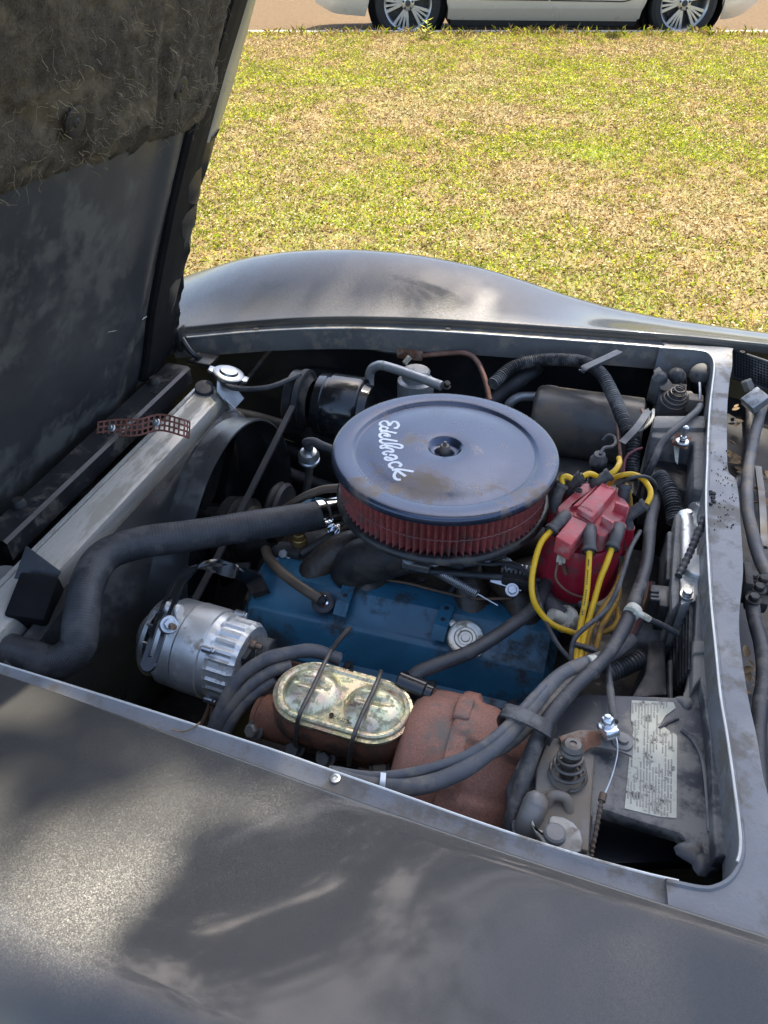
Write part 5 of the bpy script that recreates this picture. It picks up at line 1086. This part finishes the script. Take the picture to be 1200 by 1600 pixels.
hose('thin black wire draped from the throttle cable to the yellow leads', [(790, 880, .76), (822, 893, .765), (838, 925, .765), (850, 965, .765), (870, 1005, .76), (893, 1032, .755)], .0034, M_hosedk, 'cable', 'cable')
hose('thin grey wire looping in front of the yellow leads', [(1000, 830, .84), (985, 858, .845), (975, 890, .84), (963, 925, .83), (945, 955, .81), (915, 980, .80), (897, 1000, .79), (892, 1030, .77)], .0034, M_hosedk, 'cable', 'cable')
tc_ = thing('hose_clip', 'flat black plastic clip strapped over the grey hoses', 'clip', P(820, 1135, z=.83)); mb = MB(); mb.ribbon(path((786, 1128, .80), (784, 1115, .826), (792, 1110, .838), (825, 1122, .840), (855, 1138, .838), (863, 1144, .830), (862, 1154, .81)), .019, .0035, wdir=(.25, .95, 0)); mb.build('strap', M_plastic, tc_)
for (u, v, z_, dd, lb) in ((925, 1037, .806, (.6, .4, -.1), 'cream tape band on the hoses below the yellow leads'), (989, 955, .815, (.35, .8, 0), 'cream tie around the dark hose near the wiper motor')):
    ti = thing('tape_band', lb, 'tape', P(u, v, z=z_)); mb = MB(); mb.cyl(.0115, -.006, .006, 18, frame(P(u, v, z=z_), dd), .001); 
    if u > 950: mb.tube(path((990, 955, .82), (1005, 962, .815), (1015, 968, .81)), .0045, 8)
    mb.build('band', M_cream, ti)
ti = thing('cable_tie', 'white cable tie around the hoses at the gutter', 'cable tie', P(597, 1222, z=.81)); mb = MB(); mb.ribbon(path((599, 1208, .817), (598, 1222, .820), (596, 1236, .808)), .006, .0016, wdir=XAX); mb.build('tie', M_decal, ti)
hose('small black lead from the cream tie to the ribbed panel', [(1015, 968, .81), (1035, 977, .80), (1060, 990, .79)], .0042, M_hosedk, 'cable', 'cable')
# wires bundle behind
for i, (m, lb) in enumerate(((M_copperwire, 'brown wire hanging behind the dark hose'), (M_redwire, 'maroon wire hanging behind the dark hose'), (M_hosedk, 'black wire hanging behind the dark hose'))):
    hose(lb, [(1012+i*5, 910, .77), (1005+i*5, 945, .765), (985+i*4, 990, .75), (960+i*3, 1030, .74)], .0026, m, 'wire', 'wire', 8)
hose('ribbed black loom arching over the heater case', [(770, 600, .79), (800, 574, .80), (840, 563, .812), (880, 562, .825), (915, 567, .832), (940, 585, .835), (958, 618, .832), (972, 652, .828), (983, 680, .82)], .0122, M_plastic, 'wiring_loom', 'wiring loom', 14, .0052)
hose('ribbed black loom descending behind the red distributor cap', [(985, 672, .815), (989, 695, .805), (987, 725, .785), (985, 750, .765)], .0125, M_plastic, 'wiring_loom', 'wiring loom', 14, .0052)
hose('ribbed black loom beside the wiper motor', [(1030, 745, .80), (1045, 765, .80), (1052, 790, .795), (1056, 815, .785)], .0135, M_plastic, 'wiring_loom', 'wiring loom', 14, .0055)
hose('ribbed loom lying under the dark hose by the firewall', [(950, 1052, .74), (975, 1042, .74), (1003, 1028, .74)], .012, M_plastic, 'wiring_loom', 'wiring loom', 14, .0055)
for i, dx in enumerate((0, 9, 18)):
    hose(('pinkish', 'grey', 'white')[i]+' wire curling from the loom near the black box', [(1003+dx, 640, .82), (1008+dx*.6, 655, .825), (1000+dx*.4, 668, .82), (990, 676, .815)], .003, (M_copper, M_hose, M_cream)[i], 'wire', 'wire', 8)
lp = thing('loom_clip', 'bent metal clip holding the ribbed loom', 'clip', P(935, 570, z=.84)); mb = MB(); mb.ribbon(path((968, 549, .845), (945, 560, .85), (915, 574, .852), (910, 580, .845)), .016, .003, (0, 0, 1)); mb.build('clip', M_plasticdust, lp)
lp = thing('loom_strap', 'grey strap wrapped diagonally round the loom', 'strap', P(995, 665, z=.83)); mb = MB(); mb.ribbon(path((1013, 642, .825), (995, 668, .838), (972, 692, .828)), .013, .0025); mb.build('strap', M_plasticdust, lp)
hose('thin coppery wire standing upright by the loom', [(965, 648, .83), (967, 685, .81), (970, 720, .79), (972, 745, .77)], .0032, M_copper, 'wire', 'wire', 8)
hose('pink wire hooped beside the loom', [(1003, 700, .81), (990, 705, .81), (977, 718, .80), (974, 745, .78)], .0026, M_redwire, 'wire', 'wire', 8)
hose('thin black wire hooped over the yellow lead arc', [(965, 760, .86), (985, 747, .885), (1010, 745, .885), (1025, 758, .86), (1022, 770, .84)], .0028, M_hosedk, 'wire', 'wire', 8)
vs_ = thing('vacuum_switch', 'black capped vacuum switch behind the distributor', 'switch', P(936, 720, z=.74)); mb = MB(); M = frame(P(936, 716, z=.79), (0, -.1, 1)); mb.lathe([(-.09, .010), (-.018, .011), (-.018, .0145), (-.012, .0155), (-.002, .0155), (.004, .011), (.010, .010), (.011, 0)], 24, M); mb.build('switch', M_plastic, vs_)
mb = MB(); mb.tube(path((938, 710, .805), (944, 700, .81), (955, 698, .81), (962, 692, .81), (960, 683, .81), (950, 680, .81), (942, 688, .80)), .003, 8); mb.build('wire_loop', M_hose, vs_)

# ================================================================== HEATER CASE AND FAR CORNER
hc = thing('heater_case', 'dusty black rounded heater case under the ribbed loom', 'heater case', (.2, .46, .6)); MH = frame((.088, .487, .700), (1, .03, 0), ZAX)
mb = MB(); mb.lathe([(0, 0), (0, .055), (.004, .068), (.012, .074), (.222, .074), (.226, .068), (.226, 0)], 48, MH); mb.build('drum', M_case, hc)
mb = MB(); mb.box((.20, .475, .598), (.26, .24, .085), .012); mb.prism([(0, 0), (.22, 0), (.22, .12), (.11, .13), (0, .08)], .012, T(.10, .345, .638), .004); mb.build('lower_case', M_case, hc)
mb = MB(); mb.ribbon([(.09, .575, .700), (.20, .577, .702), (.318, .58, .702)], .05, .008); mb.build('flange', M_plasticdust, hc)
for x_ in (.118, .288): mb = MB(); mb.lathe([(-.012, .018), (.001, .014), (.003, .011), (.000, .008), (.000, 0)], 20, frame((x_, .522, .7640), (0, .45, .89))); mb.build('boss', M_plastic, hc)
q = P(926, 695, z=.665); mb = MB(); mb.bolt(T(*q), .006, .006); mb.build('bolt', M_zinc, hc)
mb = MB(); mb.ribbon(path((950, 680, .67), (932, 684, .668), (918, 694, .666), (926, 702, .666), (945, 695, .668)), .006, .002); mb.build('retaining_strap', M_hatchlatch, hc)
lt = thing('hood_latch', 'far hood latch with a coil spring and rounded plates beyond the black box', 'hood latch', P(1060, 620, z=.74))
mb = MB(); mb.cyl(.030, -.035, .035, 28, frame(P(1052, 632, z=.765), (1, .1, 0)), .004); mb.build('drum', M_plasticdust, lt)
for (u0, v0, u1, v1, r) in ((1031, 592, 1022, 625, .016), (1057, 588, 1062, 612, .018), (1096, 585, 1098, 612, .024)):
    a, b = P(u0, v0, z=.815), P(u1, v1, z=.765); mb = MB(); mb.tube([a, a.lerp(b, .5), b], r, 16); mb.lathe([(0, r), (r*.5, r*.87), (r*.87, r*.5), (r, 0)], 16, frame(a, a-b)); mb.build('rounded_post', M_plastic, lt)
mb = MB(); a, b = P(1053, 628, z=.79), P(1069, 596, z=.845); mb.spring(frame(a, b-a), .027, .008, (b-a).length*.72, 5, .0019); mb.build('coil_spring', M_spring, lt)
mb = MB(); mb.prism([(-.02, 0), (.03, -.004), (.028, .02), (.0, .016), (-.03, .05), (-.04, .04)], .003, frame(P(1048, 612, z=.80), (0, -.6, .8), XAX), .0008, 1); mb.box((0, 0, 0), (.03, .03, .03), .005, T(*P(1085, 630, z=.80))); mb.build('catch_plate', M_hatchlatch, lt)
mb = MB(); mb.tube(path((1093, 598, .83), (1094, 615, .82), (1093, 628, .81)), .0028, 8); mb.build('cable_end', M_zinc, lt)
hose('dark cable running from the far hood latch down across the black box', [(1094, 634, .845), (1088, 643, .85), (1070, 658, .855), (1050, 675, .855), (1033, 695, .845), (1022, 720, .83), (1011, 745, .80)], .0062, M_hosedk, 'release_cable', 'cable')
# black box
bx = thing('wiper_motor_cover', 'moulded black box with a rusty bolt plate against the cowl', 'cover box', P(1070, 700, z=.7))
mb = MB(); pxpoly(mb, [(1022, 648), (1104, 648), (1104, 668), (1019, 668)], .842, .14, .006); pxpoly(mb, [(1019, 670), (1105, 670), (1105, 768), (1083, 763), (1084, 690), (1017, 682)], .833, .14, .006); mb.build('shell', M_plasticdust, bx)
mb = MB(); pxpoly(mb, [(1016, 684), (1086, 690), (1082, 770), (1012, 750)], .785, .10, .004); mb.build('recess', M_black, bx)
mb = MB(); pxpoly(mb, [(1056, 675), (1081, 683), (1074, 701), (1049, 691)], .842, .004, .0008, 1); pl_ = mb.build('bolt_plate', M_rustbracket, bx)
q = P(1066, 690, z=.846); mb = MB(); mb.cyl(.012, -.003, .002, 20, T(*q)); mb.bolt(T(q.x, q.y, q.z+.002), .006, .007, False, .022); mb.cyl(.005, .024, .030, 10, T(*q)); mb.build('bolt', M_zinc, bx)
mb = MB(); mb.prism([(-.004, 0), (.006, 0), (.005, .03), (.001, .036)], .003, frame(P(1058, 697, z=.83), (0, -.5, .8), (1, .2, 0)) @ Matrix.Rotation(math.pi, 4, 'Z'), .0006, 1); mb.build('tab', M_cream, bx)
# wiper motor
wm = thing('wiper_motor', 'cast aluminium wiper motor housing with black connector at the cowl', 'wiper motor', P(1070, 860, z=.7))
mb = MB(); pxpoly(mb, [(1066, 797), (1104, 790), (1106, 935), (1062, 945), (1060, 870)], .800, .09, .008); mb.tube(path((1070, 805, .80), (1072, 830, .80), (1072, 860, .80), (1068, 890, .79)), .012, 12); mb.tube(path((1085, 800, .80), (1103, 796, .80)), .016, 12); mb.tube(path((1085, 832, .80), (1103, 830, .80)), .014, 12); mb.cyl(.024, -.01, .012, 24, T(*P(1090, 892, z=.80))); mb.build('casting', M_alu, wm)
mb = MB(); pxpoly(mb, [(1056, 800), (1066, 803), (1062, 940), (1050, 955), (1048, 920)], .815, .10, .004); mb.build('gear_cover', M_plasticdust, wm)
mb = MB(); pxpoly(mb, [(1043, 828), (1054, 830), (1051, 905), (1040, 905)], .805, .06, .004); mb.build('side_cap', M_plastic, wm)
mb = MB(); pxpoly(mb, [(1016, 912), (1048, 915), (1046, 948), (1030, 946), (1030, 938), (1015, 935)], .805, .05, .003); cn = mb.build('connector', M_black, wm)
for i in range(3): mb = MB(); pxpoly(mb, [(1017, 921+i*6), (1030, 922+i*6), (1030, 925+i*6), (1017, 924+i*6)], .8075, .004, .0006, 1); mb.build('connector_rib', M_plastic, cn)
for u, v in ((1094, 880), (1074, 805), (1073, 930)): mb = MB(); mb.bolt(T(*P(u, v, z=.803)), .007, .007); mb.build('bolt', M_zinc, wm)
wd_ = thing('black_rod', 'tarry black rod leaning across the wiper motor', 'rod', P(1080, 860, z=.82)); mb = MB(); mb.tube(path((1101, 808, .85), (1088, 840, .838), (1075, 870, .828), (1060, 900, .82)), lambda f: .0052+.0008*math.sin(f*70), 10, 20); mb.build('rod', M_rubber, wd_)
# ribbed seal panel, dark posts behind
rp = thing('ribbed_panel', 'black ribbed drain panel leaning under the cowl edge', 'panel', P(1075, 1000, z=.74))
a, b, c, d = P(1085, 912, z=.80), P(1082, 1045, z=.80), P(1052, 1090, z=.72), P(1048, 1010, z=.70)
mb = MB(); mb.add([a, b, c, d], [(0, 1, 2, 3)]); mb.add([a+Vector((.008, 0, -.004)), b+Vector((.008, 0, -.004)), c+Vector((.008, 0, -.004)), d+Vector((.008, 0, -.004))], [(0, 1, 2, 3)]); mb.build('panel', M_black, rp)
for i in range(7):
    f = (i+.5)/7; p0 = a.lerp(d, f); p1 = b.lerp(c, f); mb = MB(); mb.ribbon([p0+Vector((-.002, 0, .002)), p1+Vector((-.002, 0, .002))], .003, .004, (-.8, 0, .6), smooth=False); mb.build('rib', M_plastic, rp)
po = thing('pedal_bracket', 'dark grey bracket post between the ribbed panel and the hoses', 'bracket', P(1025, 1040, z=.65))
mb = MB(); pxpoly(mb, [(1012, 1000), (1040, 998), (1044, 1085), (985, 1090), (1008, 1050)], .755, .12, .006); pxpoly(mb, [(1044, 1030), (1052, 1030), (1052, 1092), (1046, 1092)], .76, .1, .002); mb.build('post', M_plastic, po)
mb = MB(); pxpoly(mb, [(1000, 950), (1055, 962), (1060, 1000), (985, 1000), (975, 975)], .74, .08, .02, 3); mb.build('boot', M_plasticdust, po)
jk = thing('firewall_fitting', 'cream plastic vacuum fitting below the distributor', 'fitting', P(880, 965, z=.72)); mb = MB(); M = frame(P(883, 967, z=.74), (-.6, -.4, .5)); mb.lathe([(-.03, .010), (-.008, .011), (-.008, .019), (0, .021), (.006, .019), (.006, .010), (.03, .009), (.03, 0)], 28, M); mb.build('fitting', M_cream, jk)
mb = MB(); mb.tube(path((880, 962, .745), (862, 948, .75), (850, 930, .74)), .012, 12); mb.tube(path((888, 974, .735), (905, 988, .73)), .012, 12); mb.build('stub', M_rubber, jk)
jk = thing('rear_pipe', 'pale dusty pipe running under the yellow leads', 'pipe', P(900, 935, z=.72)); mb = MB(); mb.tube(path((835, 915, .73), (880, 930, .735), (925, 950, .73), (960, 985, .72), (985, 1012, .70)), lambda f: .008+.0015*math.sin(f*50), 12, 20); mb.build('pipe', M_hatchlatch, jk)

# ================================================================== LATCH PLATE ON OUR SIDE
ZP = .788
pt = thing('latch_shelf', 'dusty black moulded shelf with a torn paper label beside the cowl', 'shelf', P(1000, 1200, z=.6))
mb = MB(); pxpoly(mb, [(790, 1230), (828, 1150), (868, 1102), (915, 1083), (1066, 1089), (1074, 1070), (1081, 1030), (1081, 925), (1102, 912), (1120, 1100), (1138, 1230), (1146, 1310), (1136, 1345), (1112, 1362), (1085, 1335), (1064, 1302), (1000, 1283), (935, 1262), (922, 1345), (800, 1302)], ZP, .022, .004); SHF = mb.build('shelf', M_plate, pt, ang=30)
mb = MB(); pxpoly(mb, [(1088, 930), (1103, 915), (1124, 1110), (1142, 1240), (1149, 1310), (1138, 1338), (1118, 1340), (1112, 1240), (1108, 1150), (1095, 1060), (1083, 1075), (1084, 1010)], .808, .03, .007, 3); mb.build('raised_flange', M_plate, pt, ang=30)
mb = MB(); pxpoly(mb, [(935, 1270), (1062, 1308), (1086, 1345), (925, 1350)], .70, .02, .002); mb.build('lower_recess', M_wall, pt)
mb = MB(); mb.tube(path((1065, 1140, .790), (1085, 1160, .790), (1098, 1190, .790), (1104, 1240, .790), (1108, 1300, .790)), .0022, 6); mb.tube(path((1030, 1138, .789), (1045, 1128, .790), (1060, 1122, .789)), .0018, 6); mb.build('crease', M_plasticdust, pt)
mb = MB(); pxpoly(mb, [(1083, 1000), (1107, 1000), (1108, 1018), (1083, 1020)], .813, .012, .003); mb.build('notch_block', M_plate, pt)
rr = random.Random(8)
for (u, v, s) in ((1074, 1092, .012), (1085, 1325, .016), (1100, 1340, .014)):
    q = P(u, v, z=.795); mb = MB(); mb.lathe([(0, s), (.003, s*.8), (.005, s*.4), (.0055, 0)], 14, T(q.x, q.y, ZP-.002), fr=lambda a, z_: 1+.2*math.sin(a*3+u)); mb.build('torn_edge', M_plate, pt, ang=30)
lab = [(987, 1094), (1052, 1097), (1056, 1106), (1040, 1118), (1032, 1131), (1046, 1142), (1058, 1148), (1057, 1278), (1030, 1276), (976, 1263), (981, 1205), (986, 1160), (990, 1140), (986, 1125)]
mb = MB(); pxpoly(mb, lab, ZP+.0012, .0012, 0); M_paper = mat('yellowed_paper_label', (.50, .49, .40), .7, 0, .12, 40, dirt=(.11, .10, .085), damt=.26, dscale=75); LB = mb.build('paper_label', M_paper, pt)
M_ink = mat('faded_ink', (.30, .295, .25), .7); mb = MB()
def inside(u, v):
    c = False; j = len(lab)-1
    for i in range(len(lab)):
        (xi, yi), (xj, yj) = lab[i], lab[j]
        if (yi > v) != (yj > v) and u < (xj-xi)*(v-yi)/(yj-yi)+xi: c = not c
        j = i
    return c
for col in range(15):
    u0 = 984+col*4.8; v = 1098
    while v < 1276:
        l = rr.uniform(5, 22); u = u0+(v-1100)*(-.02)
        if inside(u-1.2, v) and inside(u+1.2, v+l) and inside(u+1.2, v) and inside(u-1.2, v+l) and not (rr.random() < .12) and not (1168 < v < 1180):
            a, b = P(u, v, z=ZP+.0016), P(u-.1, v+l, z=ZP+.0016); mb.ribbon([a, b], .0016, .0003, smooth=False)
        v += l+rr.uniform(1.5, 4)
mb.build('printed_lines', M_ink, LB)
hl = thing('hood_latch', 'hood latch with a cone spring and hooked plate in front of the booster', 'hood latch', P(880, 1250, z=.75))
mb = MB(); pxpoly(mb, [(858, 1150), (900, 1158), (930, 1180), (928, 1200), (920, 1330), (846, 1310), (832, 1300), (838, 1200)], .800, .010, .003); mb.build('latch_plate', M_hatchlatch, hl)
mb = MB(); a, b = P(886, 1212, z=.803), P(896, 1160, z=.855); mb.spring(frame(a, b-a), .0215, .0095, (b-a).length*.8, 4.2, .0021); mb.build('cone_spring', M_spring, hl)
d = (b-a).normalized(); mb = MB(); mb.cyl(.0085, .0, (b-a).length*.95, 18, frame(a, d)); mb.lathe([((b-a).length*.7, .012), ((b-a).length*.76, .0135), ((b-a).length*.82, .0115), ((b-a).length*.88, .0125), ((b-a).length*.96, .009), ((b-a).length*.98, .004), ((b-a).length*.9, .003)], 20, frame(a, d)); mb.build('spring_post', M_spring, hl)
mb = MB(); mb.lathe([(0, .022), (.002, .021), (.003, .014)], 24, T(*P(886, 1212, z=.801))); mb.build('spring_seat', M_hatchlatch, hl)
mb = MB(); pxpoly(mb, [(832, 1279), (838, 1295), (850, 1297), (857, 1289), (858, 1278), (864, 1274), (880, 1276), (896, 1285), (907, 1298), (911, 1315), (908, 1330), (888, 1338), (870, 1332), (850, 1318), (836, 1300), (829, 1288)], .818, .006, .0015); mb.build('hook', mat('hook_steel', (.22, .215, .20), .42, .6, .2, 20, dirt=(.17, .14, .11), damt=.35, dscale=30), hl)
mb = MB(); mb.lathe([(0, .012), (.006, .0115), (.008, .009), (.008, 0)], 20, T(*P(866, 1306, z=.817))); mb.build('pivot_pin', M_hatchlatch, hl)
mb = MB(); q = P(824, 1292, z=.79); mb.tube([q-Vector((0, 0, .05)), q, q+Vector((.004, .02, .015))], .014, 14); mb.lathe([(0, .014), (.008, .012), (.013, .006), (.014, 0)], 14, frame(q+Vector((.004, .02, .015)), (.1, .6, .5))); q = P(870, 1262, z=.80); mb.tube([q+Vector((-.012, -.006, -.01)), q+Vector((-.008, .006, .008)), q+Vector((.008, .008, .008)), q+Vector((.016, -.004, -.01))], .006, 12); mb.build('guide_fork', M_hatchlatch, hl)
mb = MB(); pxpoly(mb, [(872, 1150), (905, 1140), (932, 1140), (945, 1152), (942, 1165), (922, 1168), (905, 1182), (888, 1182)], .806, .004, .001, 1); mb.build('rusty_bracket', M_rustbracket, hl)
q = P(972, 1160, z=.806); mb = MB(); mb.lathe([(0, .013), (.003, .012), (.004, .007), (.009, .0065), (.010, 0)], 20, T(*q)); mb.ribbon([q+Vector((-.03, .0, -.002)), q, q+Vector((.012, .0, -.003))], .028, .003, smooth=False); mb.build('bolt_tab', M_hatchlatch, hl)
q = P(950, 1136, z=.822); mb = MB(); M = frame(q, (-.2, .35, .9)); mb.box((0, 0, -.004), (.026, .018, .012), .003, M); mb.bolt(M, .0075, .010, True, .005); mb.build('cable_clamp', mat('bright_zinc', (.72, .74, .76), .25, .9, .08, 40), hl)
mb = MB(); mb.tube(path((949, 1038, .79), (952, 1065, .805), (956, 1100, .818), (960, 1128, .822)), .0048, 10); mb.build('cable_rod', M_hosedk, hl)
mb = MB(); mb.tube(path((958, 1145, .82), (964, 1158, .82), (964, 1180, .815), (955, 1215, .81), (943, 1245, .808)), .0009, 6); mb.build('pull_wire', M_zinc, hl)
mb = MB(); mb.tube(path((943, 1240, .809), (940, 1252, .808)), .0042, 10); mb.tube(path((940, 1250, .808), (934, 1285, .80), (926, 1325, .79), (922, 1350, .78)), lambda f: .0024+.0006*math.sin(f*80), 8, 20); mb.tube(path((920, 1275, .79), (918, 1300, .785), (912, 1340, .775)), .004, 8); mb.build('cable_ferrule', mat('rusty_wire_end', (.12, .085, .06), .6, .3), hl)

# ================================================================== WIPER WELL CONTENTS
hose('blue grey pipe bending down inside the wiper well', [(1196, 625, .80), (1188, 648, .80), (1177, 690, .80), (1168, 745, .80), (1168, 795, .80), (1177, 838, .80), (1189, 878, .80), (1210, 915, .80)], .0098, M_hose, 'washer_pipe', 'pipe')
hose('dark hose looping under the blue grey pipe in the wiper well', [(1170, 620, .76), (1172, 680, .755), (1163, 735, .755), (1150, 755, .76), (1140, 765, .755)], .008, M_hosedk, 'washer_pipe', 'pipe')
hose('dark hose in the wiper well running from the rusty joint to the windscreen corner', [(1175, 925, .80), (1178, 965, .80), (1190, 1010, .80), (1193, 1060, .80), (1187, 1110, .80), (1184, 1180, .80), (1190, 1260, .80)], .0095, M_hosedk, 'washer_pipe', 'pipe')
wl = thing('wiper_linkage', 'rusty wiper linkage joint with bolts in the wiper well', 'wiper linkage', P(1180, 915, z=.78)); mb = MB(); mb.box((0, 0, 0), (.012, .05, .04), .003, T(*P(1164, 910, z=.80))); mb.tube(path((1165, 922, .80), (1185, 920, .80), (1215, 922, .80)), .010, 12); mb.box((0, 0, 0), (.03, .025, .02), .004, T(*P(1180, 940, z=.79))); mb.build('arm', M_dark, wl)
for u, v in ((1175, 902), (1192, 908), (1177, 937), (1185, 921)): mb = MB(); mb.bolt(T(*P(u, v, z=.81)), .0075, .007); mb.build('bolt', M_dark, wl)
wl = thing('wiper_rod', 'long grey rod lying in the wiper well', 'rod', P(1195, 780, z=.76)); mb = MB(); mb.ribbon(path((1184, 730, .765), (1190, 780, .765), (1194, 855, .765)), .011, .006); mb.build('rod', M_hatchlatch, wl)
nz = thing('washer_valve', 'square grey valve block with a knob in the wiper well', 'valve', P(1180, 630, z=.78)); mb = MB(); q = P(1180, 622, z=.835); M = frame(q, (-.3, -.45, .85), (.6, -.8, 0)); mb.box((0, 0, -.008), (.034, .038, .022), .002, M); mb.build('block', M_acline, nz)
mb = MB(); q = P(1169, 603, z=.84); mb.cyl(.011, -.01, .012, 6, frame(q, (-.5, .3, .7)), .002); mb.build('knob', M_hatchlatch, nz)
ms = thing('cowl_screen', 'black mesh intake screen at the rear end of the sunlit gutter', 'mesh screen', P(1180, 580, z=.8))
a, b, c, d = P(1146, 547, z=.845), P(1260, 585, z=.845), P(1260, 630, z=.79), P(1146, 590, z=.79)
mb = MB()
for i in range(25): f = i/24; mb.ribbon([a.lerp(b, f), d.lerp(c, f)], .0012, .0012, (0, -1, .4), smooth=False)
for i in range(11): f = i/10; mb.ribbon([a.lerp(d, f), b.lerp(c, f)], .0012, .0012, (0, -1, .4), smooth=False)
mb.build('mesh', M_plastic, ms)['kind'] = 'stuff'
mb = MB(); mb.tube([a, b, c, d], .003, 8, smooth=False, closed=True); mb.build('frame', M_plastic, ms)
mb = MB(); o_ = Vector((0, .012, -.004)); mb.add([p+o_ for p in (a, b, c, d)], [(0, 1, 2, 3)]); mb.build('backing', M_wall, ms)
rr = random.Random(21); LV = []
def dead_leaf(p, s, k):
    mb = MB(); a = rr.uniform(0, 6.28); ti = rr.uniform(-.5, .5); M = T(*p) @ Matrix.Rotation(a, 4, 'Z') @ Matrix.Rotation(ti, 4, 'X')
    pts = [(-1, 0, 0), (-.5, -.35, .1), (.1, -.42, .15), (.7, -.22, .1), (1, 0, 0), (.6, .25, .12), (0, .4, .2), (-.6, .3, .1), (0, 0, -.08)]
    mb.add([(x*s, y*s, z*s+.004) for x, y, z in pts], [(i, (i+1) % 8, 8) for i in range(8)], M); o = mb.build('dead_leaf', M_shadeleaf, ang=80); tag(o, 'curled dry brown leaf caught in the wiper well', 'leaf', 'dry leaves in the wiper well')
for i in range(34):
    u, v = rr.choice([(1145, 715), (1147, 730), (1190, 760), (1195, 830), (1170, 1040), (1180, 1070), (1165, 1050), (1185, 790), (1150, 650)]); q = P(u+rr.gauss(0, 7), v+rr.gauss(0, 14), z=.752); dead_leaf(Vector((q.x, q.y, .745+rr.random()*.02)), rr.uniform(.008, .016), i)
# grass sprig lying on the near gutter
sp = thing('dry_sprig', 'thin dry grass sprig lying on the gutter below the alternator', 'sprig', P(290, 1135, z=.8)); mb = MB(); q = [Pf(u, v, lambda x: ze(x)-STEP+.004) for u, v in ((268, 1140), (285, 1143), (300, 1138), (313, 1128))]; mb.tube(q, .0008, 6); mb.build('stem', M_shadeleaf, sp)
# weeds in the gap below the hose
wz = thing('weed', 'small green weed visible on the ground through the engine bay', 'weed', P(180, 1035, z=.02)); rr = random.Random(2)
for i in range(14):
    mb = MB(); q = P(180+rr.uniform(-18, 22), 1036+rr.uniform(-12, 12), z=.03); a = rr.uniform(0, 6.28); l = rr.uniform(.03, .06); d = Vector((math.cos(a), math.sin(a), .5)); s = Vector((-d.y, d.x, 0)); q.z = .0
    mb.add([q, q+d*l*.5+s*l*.2, q+d*l, q+d*l*.5-s*l*.2], [(0, 1, 2, 3)]); mb.build('leaf', M_gr[0], wz)

# black print along one lead
pp = catmull(path((921, 868, .852), (919, 895, .835), (916, 930, .81), (909, 968, .785)), 10); mb = MB(); rr = random.Random(6)
for i in range(3, len(pp)-2):
    if i % 9 in (7, 8): continue
    p = pp[i]; t_ = (pp[i+1]-pp[i]).normalized(); vdir = (CAM-p).normalized(); o_ = (vdir-t_*vdir.dot(t_)).normalized(); s_ = t_.cross(o_)
    a = p+o_*.0044+s_*.0006
    mb.ribbon([a-s_*rr.uniform(.0006, .0012), a+s_*.0010], .0010, .0004, up=o_, smooth=False); mb.ribbon([a-t_*.0014, a+t_*rr.uniform(.0005, .0015)], .0006, .0004, up=o_, smooth=False)
lead7 = [o for o in bpy.data.objects if o.get('label', '').startswith('yellow lead hanging straight')][0]
mb.build('printed_marks', M_trim, lead7)
